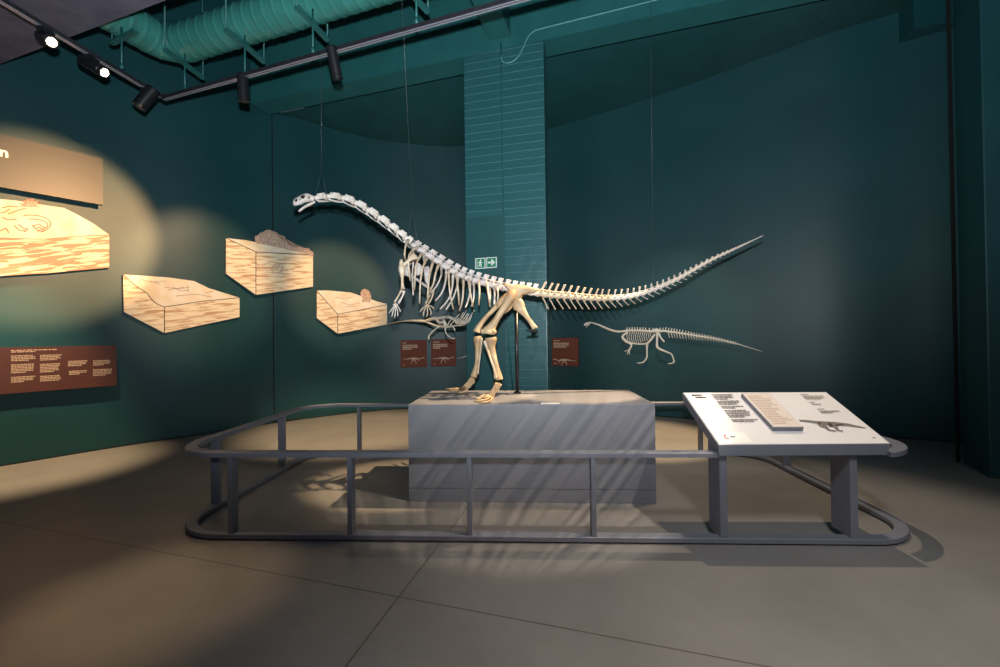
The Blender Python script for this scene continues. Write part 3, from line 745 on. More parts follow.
#BEGIN_B
# ------------------------------------------------------------------ the big skeleton
def depth(px):                           # the spine runs across the plinth, its tail swinging back a little
    return 4.0 + max(0, 330 - px) * 0.0004 + (max(0, px - 500) / 263.0) ** 1.4 * 0.36
KP = 4.03 / 444                          # metres per pixel at the skeleton
LAT = V((0, 1, 0))
hip = PH(505, 397, PT); 
dino = thing('dinosaur_skeleton', V((P(505, 330, 4.03).x, 4.03, PT)), 'long necked dinosaur skeleton standing on two legs on the grey plinth', 'skeleton')
B = lambda px, py, dy=0.0: P(px, py, depth(px) + dy)
def bone(name, pts, rad, m='bone', parent=dino, n=9, flat=None, k=4, dys=None):
    # pts: (px, py[, dy]); rad in pixels at the ends/knots
    p3 = [(p[0], p[1], p[2] if len(p) > 2 else 0.0) for p in pts]
    q = cat([(a[0], a[1], a[2], r) for a, r in zip(p3, rad)], k)
    w = [B(a[0], a[1], a[2]) for a in q]
    bm = NB(); tube(bm, w, [max(a[3], .25) * KP for a in q], n, flat)
    return build(name, bm, MT[m], parent, True)
def loft(bm, rings):
    n = len(rings[0]); vs = [[bm.verts.new(p) for p in r] for r in rings]
    for a, b in zip(vs, vs[1:]):
        for j in range(n): bm.faces.new((a[j], a[(j + 1) % n], b[(j + 1) % n], b[j]))
    bm.faces.new(vs[0][::-1]); bm.faces.new(vs[-1])
def vert(bm, c, t, up, L, r, hs, ws, lean, trans, spth=0.014, drop=0.0, wst=.74, neck=False):
    b = t.cross(up).normalized()
    tube(bm, [c - t * L * .5, c - t * L * .42, c - t * L * .2, c + t * L * .2, c + t * L * .42, c + t * L * .5], [r * .92, r * (.85 if neck else 1), r * wst, r * wst, r * (1.16 if neck else 1), r * .92], 10)
    a0 = c + up * r * .45
    hexa(bm, [a0 - t * L * .34 - b * r * .75, a0 + t * L * .34 - b * r * .75, a0 + t * L * .34 + b * r * .75, a0 - t * L * .34 + b * r * .75] +
             [q + up * r * 1.0 for q in (a0 - t * L * .30 - b * r * .4, a0 + t * L * .36 - b * r * .4, a0 + t * L * .36 + b * r * .4, a0 - t * L * .30 + b * r * .4)], r * .12)
    if hs > 0:
        s0 = c + up * r * 1.2; s1 = c + up * (r * 1.2 + hs) + t * lean; h = spth / 2
        hexa(bm, [s0 - t * ws * .5 - b * h, s0 + t * ws * .5 - b * h, s0 + t * ws * .5 + b * h, s0 - t * ws * .5 + b * h,
                  s1 - t * ws * .55 - b * h * 1.5, s1 + t * ws * .55 - b * h * 1.5, s1 + t * ws * .55 + b * h * 1.5, s1 - t * ws * .55 + b * h * 1.5], h * .6)
    if trans > 0:
        for s in (-1, 1):
            p = a0 + up * r * .5 + b * s * r * .4
            bar(bm, p, p + b * s * trans + up * trans * .35 - t * drop, L * .34, r * .36, up=up)
    # articular processes front and back
    for s in (() if neck else (-1, 1)):
        p = a0 + up * r * .85 + b * s * r * .35
        bar(bm, p, p + t * L * .34 * 1.6 + up * r * .15, r * .3, r * .3, up=up); bar(bm, p, p - t * L * .34 * 1.6 + up * r * .1, r * .3, r * .3, up=up)
def spine_frame(p, q):
    t = (q - p).normalized(); up = V((0, 0, 1)); up = (up - t * up.dot(t)).normalized(); return t, up

# skull
sk = thing_part = None
st = [(293.0, 201.6, 204.2, .25), (293.8, 199.6, 205.4, .7), (295.6, 197.8, 205.8, 1.5), (298.4, 196.3, 204.9, 2.0), (301.6, 194.6, 203.7, 2.5), (305.6, 193.1, 202.6, 3.2), (308.8, 193.3, 201.8, 3.5), (311.4, 194.8, 201.4, 3.0), (314.2, 195.8, 201.0, 1.8)]
rings = []
for x, y0, y1, w in st:
    c = (y0 + y1) / 2; h = (y1 - y0) / 2
    rings.append([B(x, c - h * math.sin(a) * (1 if abs(math.sin(a)) > .9 else .96), w * KP * math.copysign(abs(math.cos(a)) ** .7, math.cos(a))) for a in [2 * math.pi * j / 12 for j in range(12)]])
bm = NB(); loft(bm, rings); skull = build('skull', bm, MT['bonepale'], dino, True)
for nm, x, y, rx, ry, w in (('eye_socket', 303.2, 197.0, 2.6, 1.9, 2.9), ('nostril', 296.4, 200.4, 1.6, 1.5, 1.75), ('cheek_opening', 300.0, 199.6, .8, .7, 2.25), ('temple_opening', 309.0, 197.6, 1.0, 1.3, 3.3)):
    for s in (-1, 1):
        bm = NB(); c = B(x, y, s * (w - .25) * KP)
        ball(bm, c, KP, 10, (rx, .55, ry)); build(nm, bm, MT['socket'], skull, True, 'dark opening')
bm = NB()
for s in (-1, 1):
    q = cat([(315.0, 201.6, s * 2.6, 1.2), (310.4, 204.2, s * 2.6, 1.8), (305.6, 206.4, s * 2.0, 1.5), (301.6, 209.2, s * 1.2, 1.4), (298.9, 211.4, s * .5, 1.1)], 4)
    tube(bm, [B(a[0], a[1], a[2] * KP) for a in q], [a[3] * KP for a in q], 8, (V((0, 0, 1)), .8))
jaw = build('lower_jaw', bm, MT['bonepale'], dino, True)
for i in range(9):
    f = i / 8; bm = NB(); a = B(294.5 + 8.5 * f, 205.3 - 1.9 * f, -(1.2 + f * 1.2) * KP); tube(bm, [a, a + V((.001, 0, -.010))], [.0032, .0008], 5); build('tooth', bm, MT['bonepale'], skull, True)

# neck
nk = [(314.9, 198.6), (327.2, 196.6), (341.6, 197.8), (354.9, 202.6), (366.4, 209.6), (377.9, 217.3), (389.1, 225.3), (397.6, 231.8), (405.6, 238.2), (411.5, 243.2)]
nr = [2.6, 2.8, 3.0, 3.0, 3.1, 3.1, 3.1, 3.1, 3.2]
for i, (a, b) in enumerate(zip(nk, nk[1:])):
    p, q = B(*a), B(*b); t, up = spine_frame(p, q); L = (q - p).length
    bm = NB(); vert(bm, (p + q) / 2 + up * .004, t, up, L * .92, nr[i] * KP * 1.0, .7 * KP, L * .2, L * .05, 1.2 * KP, .02, wst=.66, neck=True)
    v = build('neck_vertebra', bm, MT['bonepale'], dino, True)
    if i < 9:
        bm = NB()
        for s in (-1, 1):
            o = V((0, s * 2.0 * KP, 0)); d0 = p + t * L * .12 - up * nr[i] * KP * .85 + o
            tube(bm, [d0 + up * .008, d0 - up * .006 + t * L * .08, d0 - up * .014 + t * L * .5, d0 - up * .016 + t * L * 1.12], [.006, .006, .004, .0018], 6)
        build('neck_rib', bm, MT['bonepale'], v, True)

# back
dk = [(412, 244.2), (418.6, 249), (426, 254), (434, 259.4), (442, 264.8), (450, 270), (457.5, 274.2), (465, 277.4), (472.5, 280), (480, 282.2), (487.5, 284.4), (495, 286.4), (502.5, 287.8), (510, 289.4), (517, 290.6), (524, 291.6), (531, 292.6), (537.5, 293.6)]
for i, (a, b) in enumerate(zip(dk, dk[1:])):
    p, q = B(*a), B(*b); t, up = spine_frame(p, q); L = (q - p).length
    f = min(i / 5, 1)
    bm = NB(); vert(bm, (p + q) / 2, t, up, L * .94, (3.1 + .3 * f) * KP, (3.2 + 2.0 * f) * KP, L * (.62), L * .12, (3.5 if i < 13 else 4.5) * KP, .018)
    build('back_vertebra' if i < 13 else 'hip_vertebra', bm, MT['bonegrey' if i < 13 else 'bonepale'], dino, True)

# ribs: near side then far side, each its own bone
near = [[(408, 240), (405.4, 247), (404.6, 255), (405.6, 260)], [(417, 247), (409.5, 254.5), (408.6, 268), (410.5, 281)], [(421.5, 253.5), (416.4, 264), (415, 278), (414.4, 290)],
        [(427, 258), (422, 270), (420.2, 286), (419.6, 303.5)], [(432.8, 262.2), (429.2, 277), (428, 290), (427.6, 302)], [(438.6, 264.5), (435.4, 274), (433.6, 283), (429, 293)],
        [(448.6, 269.8), (449, 283), (450.6, 297), (453.4, 309.5)], [(456, 273.5), (457.4, 284), (458.4, 295), (459, 305)], [(463.4, 280), (463.2, 292), (462, 302), (459.4, 311)],
        [(468.4, 279.6), (469.6, 289), (471.2, 298), (473, 306.6)], [(478.6, 282), (479.4, 290), (479.2, 298), (478.8, 305)], [(487, 284), (488, 291), (489, 299), (490.2, 307)], [(497, 287), (498, 293), (497.8, 299), (497, 305)]]
far = [[(412, 245), (413.6, 256), (412.4, 275), (413.2, 295)], [(424, 255), (424, 264), (422, 274), (420, 281)], [(441.5, 267), (441, 276), (436.5, 286), (430.5, 293)], [(446.6, 271), (445, 284), (441, 294), (435.4, 300.6)],
       [(453, 275), (452, 289), (448, 300), (440, 309)], [(458, 277), (456.4, 289), (452, 300), (446, 309.6)], [(470.4, 281), (470, 291), (468.4, 300), (465.4, 307.4)], [(473.4, 282), (474, 290), (473.6, 298), (471.6, 306.6)],
       [(489, 285.4), (490, 292), (490, 299), (489.4, 305)], [(494, 287), (494.6, 293), (494.6, 299), (494.2, 304.4)]]
for grp, s in ((near, -1), (far, 1)):
    for i, r in enumerate(grp):
        f = 1 - .45 * i / len(grp)
        d = [.02, .17 * f, .20 * f, .13 * f]
        bone('rib', [(x, y, s * k) for (x, y), k in zip(r, d)], [1.5, .95, .85, .75], 'bone' if s < 0 else 'bonepale', n=7)

# shoulder girdle and forelimbs
def plate(name, poly, y0, th, m='bone', k=2):
    bm = NB(); pts = [(x, y) for x, y in poly]
    fr_pts = [B(x, y, y0) for x, y in pts]; prism(bm, fr_pts, V((0, th, 0)))
    bmesh.ops.recalc_face_normals(bm, faces=bm.faces)
    bmesh.ops.bevel(bm, geom=[e for e in bm.edges if e.is_manifold and e.calc_face_angle(0) > .9], offset=.005, segments=1, affect='EDGES')
    return build(name, bm, MT[m], dino, True)
bone('shoulder_blade', [(415.4, 255.5, -.2), (412.6, 257.2, -.2), (409, 260.2, -.2), (405.4, 263.4, -.2), (402.4, 266.4, -.19), (400.8, 269, -.18)], [4.2, 2.8, 1.7, 1.8, 2.6, 2.0], 'bone', flat=(V((0, 1, 0)), .35), n=10)
bone('shoulder_blade', [(417.5, 257, .2), (413, 260, .2), (409, 264, .2), (406, 268, .19), (404, 271, .18)], [3.6, 2.4, 1.7, 2.2, 1.6], 'bonegrey', flat=(V((0, 1, 0)), .35), n=10)
plate('breast_plate', [(403.5, 268), (407, 265.5), (410, 267.5), (410.4, 273), (408.5, 277), (404.5, 275)], -.09, .02, 'bonegrey')
plate('breast_plate', [(414, 266), (418.5, 262.5), (422.5, 266.5), (421.5, 272.5), (418, 276), (414.5, 273)], -.05, .02, 'bonegrey')
plate('breast_plate', [(423, 267), (428.5, 265.5), (430.5, 271), (429.5, 279), (427.5, 285.5), (424.8, 281)], .08, .02, 'bonegrey')
bone('coracoid', [(401.2, 259.6, -.17), (401.3, 264, -.18), (402.4, 269.5, -.16), (404, 273, -.13)], [1.2, 2.0, 2.5, 1.6], 'bone', flat=(V((0, 1, 0)), .5))
bone('upper_arm_bone', [(401.2, 265.5, -.22), (401.8, 271, -.22), (402.2, 278, -.22), (402.3, 284, -.22), (402.8, 289.2, -.22)], [2.6, 2.9, 1.5, 1.4, 2.2], 'bone')
bone('forearm_bone', [(401.6, 290, -.22), (398.6, 295.4, -.23), (394.6, 302.4, -.24)], [1.4, .75, 1.2], 'bone')
bone('forearm_bone', [(404, 291, -.2), (402.6, 296, -.21), (398.4, 303.4, -.22)], [1.5, .8, 1.1], 'bonepale')
def digits(name, base, fingers, r, m, dy):
    c = B(base[0], base[1], dy); bm = NB()
    for k, (dx, dyy) in enumerate(((-1.4, .3), (0, -.4), (1.4, .4), (.3, 1.2))): ball(bm, B(base[0] + dx, base[1] + dyy, dy + (k - 1) * .008), 1.15 * KP, 8)
    h = build(name, bm, MT[m], dino, True)
    for k, f in enumerate(fingers):
        pts = [(base[0] + (f[0][0] - base[0]) * .12, base[1] + (f[0][1] - base[1]) * .12)] + list(f); bm = NB()
        for a, b in zip(pts, pts[1:]):
            p, q = B(a[0], a[1], dy + (k - 2) * .012), B(b[0], b[1], dy + (k - 2) * .014)
            last = b is pts[-1]
            tube(bm, [p, p.lerp(q, .15), p.lerp(q, .5), p.lerp(q, .85), q], [r * .9 * KP, r * KP, r * .62 * KP, r * (.5 if last else .9) * KP, r * (.12 if last else .8) * KP], 7)
        build('finger' if 'hand' in name else 'toe', bm, MT[m], h, True)
digits('hand', (395.4, 304.6), [[(392.6, 308), (390.6, 311), (388.6, 313.4)], [(393.6, 309.4), (392.6, 313.4), (391.6, 317)], [(395.4, 310), (395.2, 314.4), (394.6, 318.6)], [(397.2, 309.4), (397.8, 313.2), (397.6, 316.8)], [(398.6, 307.4), (400, 310), (400.4, 312.2)]], .6, 'bonepale', -.24)
bone('upper_arm_bone', [(405, 270, .2), (412, 276, .2), (421, 282.5, .2), (430, 288.6, .2)], [2.2, 1.5, 1.4, 1.9], 'bonegrey')
bone('forearm_bone', [(431.4, 289, .2), (429.4, 296, .2), (425.6, 303.6, .2)], [1.5, .8, 1.1], 'bone')
bone('forearm_bone', [(433.6, 290, .22), (432, 297.4, .22), (428, 304.4, .22)], [1.4, .8, 1.0], 'bone')
digits('hand', (427, 305.4), [[(423.4, 307.6), (421.4, 309.6), (419.6, 312.6)], [(424.6, 309.6), (423.6, 312.6), (423.4, 316.2)], [(427.4, 310), (427.6, 313.6), (426.6, 317.4)], [(430, 309), (431.2, 312), (430.6, 315.6)], [(430.6, 306), (433, 307.4), (434, 309.4)]], .75, 'bone', .2)

# pelvis
il = [(503.5, 281.6), (507, 283.6), (512, 285), (517, 284.2), (523, 284.6), (530, 286.6), (537, 288.6), (539.4, 290.4), (534, 292.2), (527, 293), (521.4, 294.4), (519.6, 299), (514.4, 299.6), (512.6, 294.6), (508.6, 289.4), (504.6, 285.4)]
plate('hip_blade', il, -.135, .045, 'bonetan')
plate('hip_blade', [(x + 1.5, y + .8) for x, y in il], .10, .045, 'bonetan')
def pub(dy, ox=0, m='bone'):
    bone('rear_hip_bone', [(512.6 + ox, 303, dy), (516.6 + ox, 304, dy), (520.6 + ox, 309.5, dy), (526 + ox, 316.6, dy), (530.6 + ox, 323, dy), (534.6 + ox, 328.6, dy)], [3.2, 6.4, 4.0, 1.8, 1.7, 2.6], m, flat=(V((0, 1, 0)), .4), n=10)
    bone('front_hip_bone', [(511.5 + ox, 299, dy), (509 + ox, 305, dy), (505 + ox, 309.6, dy * .7), (501.4 + ox, 313, dy * .5)], [3.0, 3.2, 2.6, 1.6], m, flat=(V((0, 1, 0)), .4), n=10)
pub(-.07, 0, 'bonetan'); pub(.08, 1.5, 'bone')
bm = NB(); c = B(533.4, 331.4, -.02); bar(bm, B(529.6, 330.6, -.1), B(535.4, 331, .1), .055, .022); build('mount_clamp', bm, MT['black'], dino)

# hind limbs
NDY, FDY = -.18, .12
bone('thigh_bone', [(514.6, 291.6, -.15), (511, 295.6, -.17), (506.6, 303.4, NDY), (501, 312, NDY), (496, 320, NDY), (491.4, 327, NDY), (488.6, 331.6, NDY), (488, 334, NDY)], [3.2, 4.8, 3.9, 3.1, 3.2, 4.4, 6.4, 5.6], 'bonetan', n=12)
bm = NB()
for x, y, r in ((482.6, 331.4, 2.6), (493.6, 331.8, 3.0)): ball(bm, B(x, y, NDY - .02), r * KP, 10, (1, 1.1, .9))
build('knee_knob', bm, MT['bonetan'], dino, True)
bone('thigh_bone', [(512, 292.5, .12), (505, 298, FDY), (495, 308, FDY), (485, 318.6, FDY), (478.8, 327, FDY), (476.6, 332.2, FDY)], [3, 3.8, 2.5, 2.3, 3.2, 4.0], 'bonetan', n=11)
# near shin, calf bone, ankle and foot
bone('shin_bone', [(490.6, 337.4, NDY), (491, 340.4, NDY), (491.6, 347, NDY), (494, 357, NDY), (496.6, 367, NDY), (498.4, 375, NDY), (499.2, 379.6, NDY)], [5.2, 5.4, 3.4, 2.5, 2.4, 3.2, 3.8], 'bonetan', n=11)
bone('calf_bone', [(484.4, 341, NDY - .02), (487, 348, NDY - .03), (491, 360, NDY - .05), (494.4, 370, NDY - .05), (495.6, 378.4, NDY - .04)], [1.8, 1.3, 1.0, 1.1, 1.8], 'bone', n=8)
def foot(name, meta, toes, r, m, dy, lift=0.0):
    h = None
    for k, (a, b) in enumerate(meta):
        o = dy + (k - 1.5) * .022
        bm = NB(); p, q = B(a[0], a[1], o), B(b[0], b[1], o)
        tube(bm, [p, p.lerp(q, .12), p.lerp(q, .5), p.lerp(q, .88), q], [r * .9 * KP, r * KP, r * .6 * KP, r * .95 * KP, r * .8 * KP], 8)
        o_ = build(name if h is None else 'foot_bone', bm, MT[m], dino if h is None else h, True)
        if h is None: h = o_
    for k, tpts in enumerate(toes):
        bm = NB(); z0 = PT + .006
        for a, b in zip(tpts, tpts[1:]):
            p, q = a, b; last = b is tpts[-1]
            tube(bm, [p, p.lerp(q, .15), p.lerp(q, .5), p.lerp(q, .85), q], [r * .85 * KP, r * .95 * KP, r * .62 * KP, r * (.5 if last else .9) * KP, r * (.1 if last else .75) * KP], 8)
        build('toe', bm, MT[m], h, True)
G = lambda px, py, r: PH(px, py, PT + r + .003)    # a point resting on the plinth top
NF = NDY
foot('foot', [((496.6, 382.6), (489.6, 394.6)), ((498, 382.4), (491, 396)), ((499.4, 382.8), (492.6, 397.4)), ((501, 384), (497, 392))],
     [[B(489.6, 394.6, NF - .03), G(485.6, 397.4, .014), G(480.6, 397.6, .011), G(476.4, 399.0, .004)], [B(491, 396, NF - .01), G(486.6, 399.6, .014), G(480.4, 400.6, .011), G(474.4, 401.4, .004)],
      [B(492.6, 397.4, NF + .01), G(489.6, 401.4, .013), G(484.4, 402.4, .010), G(479, 403.0, .004)], [B(491.6, 396, NF), G(488.4, 395.2, .013), G(484, 395.4, .010), G(479.6, 396.4, .004)]], 1.3, 'bonetan', NF)
# far shin and foot
bone('shin_bone', [(477.4, 336.2, FDY), (477.6, 340, FDY), (477.6, 347, FDY), (477.4, 358, FDY), (476, 367, FDY), (474.4, 374, FDY), (473.6, 377, FDY)], [4.0, 4.2, 3.0, 2.3, 2.3, 3.2, 3.4], 'bonetan', n=11)
bone('calf_bone', [(481.4, 338, FDY - .03), (481, 347, FDY - .03), (479.4, 360, FDY - .03), (477.4, 374, FDY - .02)], [1.4, 1.0, .9, 1.5], 'bone', n=8)
foot('foot', [((471.6, 377.6), (464, 386.6)), ((473, 378), (465.6, 387.6)), ((474.4, 378.6), (467.4, 388.4)), ((474.6, 381), (469, 387.6))],
     [[B(464, 386.6, FDY), G(458.6, 389.6, .014), G(452, 389.2, .012), G(445, 389.0, .004)], [B(465.6, 387.6, FDY), G(460.6, 391.0, .014), G(454, 391.2, .012), G(448, 390.6, .004)],
      [B(467.4, 388.4, FDY), G(464.4, 392.2, .013), G(461, 392.4, .010), G(457.6, 393.0, .004)], [B(466, 387.6, FDY), G(462, 388.8, .013), G(457, 388.6, .010), G(452, 388.4, .004)]], 1.3, 'bonetan', FDY)

# tail, each bone with the spur that hangs below it
tl_ = cat([(537.5, 293.8), (552, 296), (564, 296.6), (588, 298.6), (602.4, 299.2), (624, 298), (640.8, 294.6), (660, 287.6), (679, 279), (696, 269.2), (712.8, 259.8), (732, 250.6), (748.8, 242.6), (763, 235.8)], 24)
seg = [0]
for a, b in zip(tl_, tl_[1:]): seg.append(seg[-1] + math.hypot(b[0] - a[0], b[1] - a[1]))
def tail_at(s):
    for i in range(len(seg) - 1):
        if seg[i + 1] >= s:
            t = (s - seg[i]) / max(seg[i + 1] - seg[i], 1e-9); return [tl_[i][k] + (tl_[i + 1][k] - tl_[i][k]) * t for k in (0, 1)]
    return tl_[-1]
s = 0.0; T = seg[-1]; idx = 0
while s < T - 1.5:
    f = s / T; L = 6.9 - 1.2 * f if f < .8 else 5.0 - 1.4 * (f - .8) / .2
    e = min(s + L, T)
    a, b = tail_at(s), tail_at(e); p, q = B(*a), B(*b); t, up = spine_frame(p, q); Lm = (q - p).length
    r = (2.9 * (1 - f) ** .8 + .45) * KP
    hs = max(0, 9.2 * (1 - f / .9) ** .9) * KP if f < .88 else 0
    bm = NB(); vert(bm, (p + q) / 2, t, up, Lm * .95, r, hs, Lm * (.32 if f < .2 else .2), Lm * (.45 if f < .25 else .25), 3.6 * KP * max(0, 1 - f / .4), .014, wst=.62)
    v = build('tail_vertebra', bm, MT['bone' if f < .3 else 'bonepale'], dino, True)
    ch = 12.5 * max(0, 1 - f / .9) ** 1.0 * KP
    if f < .86 and idx >= 0:
        c0_ = (p + q) / 2 + t * Lm * .3 - up * r * .8; c1_ = c0_ + t * ch * (.62 + .3 * f) - up * ch * .85 * (1 - .3 * f)
        bm = NB(); tube(bm, [c0_, c0_.lerp(c1_, .15), c0_.lerp(c1_, .6), c1_], [.012 * (1 - f * .6), .009 * (1 - f * .6), .0075 * (1 - f * .6), .010 * (1 - f * .6)], 7, (t, .7)); build('tail_spur', bm, MT['bone' if f < .4 else 'bonepale'], v, True)
    s = e; idx += 1

# steel support
bm = NB(); a = PH(517.3, 393, PT); tube(bm, [a + V((0, 0, .004)), V((a.x, a.y, B(517, 309).z))], .0165, 12); build('support_pole', bm, MT['black'], dino, True, 'black steel support pole')
bm = NB(); tube(bm, [a + V((0, 0, .001)), a + V((0, 0, .012))], .035, 16); build('pole_base', bm, MT['black'], dino, True)
bm = NB(); pz = V((a.x, a.y, B(517, 309).z)); bar(bm, pz + V((0, -.12, 0)), pz + V((0, .12, 0)), .03, .03); build('pole_yoke', bm, MT['black'], dino)
# steel rod inside neck and back
q = [B(x, y) for x, y in nk + dk[1:]]
bm = NB(); tube(bm, q, .006, 6); build('spine_rod', bm, MT['black'], dino, True)

# hanging wires
def hang(top, knot, feet, label, end=None):
    k = P(*knot, 4.0 + max(0, knot[0] - 500) / 263 * .25); tp = P(*top, 3.62 if 390 < top[0] < 420 else k.y)
    dirn = (tp - k); tp2 = end if end is not None else k + dirn * ((TOPZ - k.z) / dirn.z)
    bm = NB(); tube(bm, [k, tp2], .0013, 5)
    for f_ in feet: tube(bm, [k, B(*f_)], .0012, 5)
    ball(bm, k, .004, 6)
    return setp(build('hanging_wire', bm, MT['wire'], None, True), label, 'wire', 'wires holding up the skeleton')
hang((319.5, 5), (321.8, 170), [(315.4, 195), (326, 193.6)], 'thin forked wire holding up the skeleton just behind its skull', PH(320.6, 51.5, TR - .02))
hang((402, 0), (412.2, 211), [(407.6, 236), (418.4, 246)], 'thin forked wire holding up the skeleton above its shoulders')
hang((650.5, 0), (653, 270), [(651, 288), (655.4, 286.6)], 'thin wire holding up the tail of the skeleton')

# ------------------------------------------------------------------ little wall skeletons
class Slant:
    def __init__(s, a, b): s.r = (b - a).normalized(); s.n = V((s.r.y, -s.r.x, 0)); s.o = a
    at = Frame.at
def relief(fr, root, name, pts, rad, m='relief', lift=0.0, n=7, k=4, lifts=None):
    q = cat([(p[0], p[1], r, (p[2] if len(p) > 2 else lift)) for p, r in zip(pts, rad)], k)
    w = [fr.at(a[0], a[1], a[3]) for a in q]; kk = w[0].y / 444
    bm = NB(); tube(bm, w, [max(a[2], .2) * kk for a in q], n)
    return build(name, bm, MT[m], root, True)
ea, eb = X(P(588, 335, wall_y(588))), X(P(764, 335, wall_y(764)))
ca = Frame(588, 764, .07); 
r0_ = ca.at(650, 364)
ws = thing('wall_skeleton', r0_, 'little pale walking dinosaur skeleton fixed to the dark wall under the long tail', 'skeleton', 'little skeletons on the wall')
bm = NB(); prism(bm, [ca.at(x, y, .02) for x, y in ((583.6, 325.4), (584.4, 323.4), (586.6, 322.4), (589.6, 321.8), (590.6, 322.6), (588.4, 324.2), (586.8, 325.2), (585, 325.9))], -ca.n * .03); build('skull', bm, MT['relief'], ws)
relief(ca, ws, 'lower_jaw', [(590, 323.4), (588, 325.4), (586, 327.4)], [.6, .5, .3])
relief(ca, ws, 'neck', [(590, 322.2), (598, 324.6), (605, 327.6), (612, 330.4), (619, 331.6), (627, 330.8)], [.7, .9, 1.0, 1.1, 1.1, 1.1])
bk = [(625, 331), (632, 330.4), (640, 330.6), (648, 331), (655, 331.2), (662.4, 331), (671, 331.8), (679, 333), (688, 334.4), (696, 335.8), (704.5, 337), (713, 338.4), (721, 340), (730, 342), (738, 344), (746, 346.6), (754, 349), (762, 351.4)]
relief(ca, ws, 'backbone', bk, [1.0, 1.0, 1.0, 1.0, 1.2, 1.1, 1.0, .95, .9, .85, .8, .7, .65, .6, .55, .5, .4, .25])
sp = cat(bk, 6)
acc = 0
for i in range(len(sp) - 1):
    acc += sp[i + 1][0] - sp[i][0]
    if acc >= 2.5 and sp[i][0] < 738:
        acc = 0; x, y = sp[i]; h = 3.6 if x < 665 else 4.4 * max(.2, 1 - (x - 665) / 80)
        relief(ca, ws, 'back_spine', [(x, y - .5), (x + (.3 if x < 660 else 1.0), y - .8 - h * .7)], [.6, .5], k=1, n=5)
        if x > 667: relief(ca, ws, 'tail_spur', [(x, y + .6), (x + 1.6, y + 1 + 5.5 * max(.12, 1 - (x - 667) / 75))], [.42, .3], k=1, n=5)
for i in range(12):
    x = 628.4 + i * 2.15; h = 11.5 * (1 - ((i - 4.4) / 10) ** 2); relief(ca, ws, 'rib', [(x, 331.4), (x - 1.6, 331.4 + h * .5), (x - .2, 331.4 + h)], [.42, .38, .35], n=5, k=3)
relief(ca, ws, 'belly_bone', [(627, 341.6), (634, 343.6), (644, 344), (650.4, 341), (654, 335.6)], [.7, .8, .8, .6, .6])
relief(ca, ws, 'shoulder_blade', [(627.6, 332.4), (623.6, 335), (622.6, 337.6), (626, 341.4), (628.6, 342.6)], [1.0, 1.1, 1.4, 1.5, 1.2])
relief(ca, ws, 'foreleg', [(628, 342.4), (631.4, 344.6), (630.6, 347.4), (629.2, 350)], [1.2, 1.0, .9, 1.1])
for f_ in ((624.4, 351.6), (627, 354.6), (629.6, 355)): relief(ca, ws, 'finger', [(629.2, 350), ((629.2 + f_[0]) / 2, (350 + f_[1]) / 2 - .2), f_], [.6, .5, .25], k=2, n=5)
relief(ca, ws, 'hip_blade', [(651, 332), (656, 330.6), (662, 331.4)], [1.2, 2.2, 1.0])
relief(ca, ws, 'rear_hip_bone', [(658.6, 333), (661, 338), (664.4, 341.8)], [1.2, .9, 1.0])
relief(ca, ws, 'hind_leg', [(655, 334), (651.6, 339), (647.4, 344), (647, 351), (646.8, 357.4), (644, 361.6), (641, 362.8), (637, 363)], [1.3, 1.1, 1.3, .9, .9, .8, .7, .4], lift=-.02)
relief(ca, ws, 'hind_leg', [(657.4, 332.4), (657, 341), (657.4, 347), (661, 349.6), (666, 351.6), (671.4, 354.2), (673.6, 359.4), (674, 362), (671.4, 363.4), (667.6, 363.6)], [1.4, 1.1, 1.3, 1.2, .9, .8, .7, .9, .7, .4], lift=.02)
bm = NB(); a = ca.at(656, 332); wy = wall_y(656); tube(bm, [a, V((a.x * 1.0, wy + .01, a.z))], .008, 6); build('mount_rod', bm, MT['black'], ws, True)
a_, b_ = X(P(386, 335, 7.55)), X(P(476, 335, 5.25))
cl = Slant(a_, b_)
wr = thing('wall_skeleton', cl.at(445, 339), 'small twisted pale skeleton with fanned ribs hung left of the pillar above two placards', 'skeleton', 'little skeletons on the wall')
relief(cl, wr, 'tail', [(388, 324), (395, 322.6), (402, 321.2), (410, 320.6), (418, 320.8), (426, 321.2)], [.35, .5, .65, .8, 1.0, 1.2])
relief(cl, wr, 'backbone', [(425, 321.4), (429, 319.8), (433, 318.6), (440, 318), (447, 316.8), (452, 318.2), (455.6, 321.4), (458, 323.6), (463, 322)], [1.4, 1.6, 1.5, 1.4, 1.4, 1.4, 1.3, 1.2, .8])
relief(cl, wr, 'belly_bone', [(427, 322.4), (431, 323.6), (436, 325.6), (442, 326.4), (448, 327), (454, 326), (461, 324.4)], [1.0, .9, 1.0, 1.1, 1.0, .9, .7])
relief(cl, wr, 'hip_blade', [(436, 319), (439.4, 322.6), (443, 322), (445, 325.6)], [1.0, 1.3, 1.2, 1.0], lift=.04)
relief(cl, wr, 'hip_blade', [(443, 319.4), (445.6, 323.4), (444, 327)], [.8, 1.0, .9], lift=.05)
for i, (a, b, c) in enumerate([((452, 318.6), (456, 317.6), (459.4, 314)), ((453.6, 320), (459.4, 318), (463.4, 312.6)), ((455, 321.4), (461.4, 318.4), (467, 309.4)), ((456, 322.6), (463, 320), (467.8, 313.4)), ((457, 323.6), (465, 320.6), (469, 314)), ((458, 324.4), (467, 321), (474.4, 310)), ((459, 325), (468, 322.4), (471.6, 316)), ((455, 325.6), (463, 325), (469.4, 321)), ((450, 326.4), (452, 323), (455, 321)), ((447, 326.6), (448.6, 323), (450.6, 320))]):
    relief(cl, wr, 'rib', [a, b, c], [.7, .6, .35], lift=.02 * (i % 3), n=6)
relief(cl, wr, 'hind_leg', [(439, 326.6), (435.6, 329), (431.6, 332.4), (429, 336.2), (428.8, 339.6)], [1.0, .7, .6, .6, .4], lift=.04)
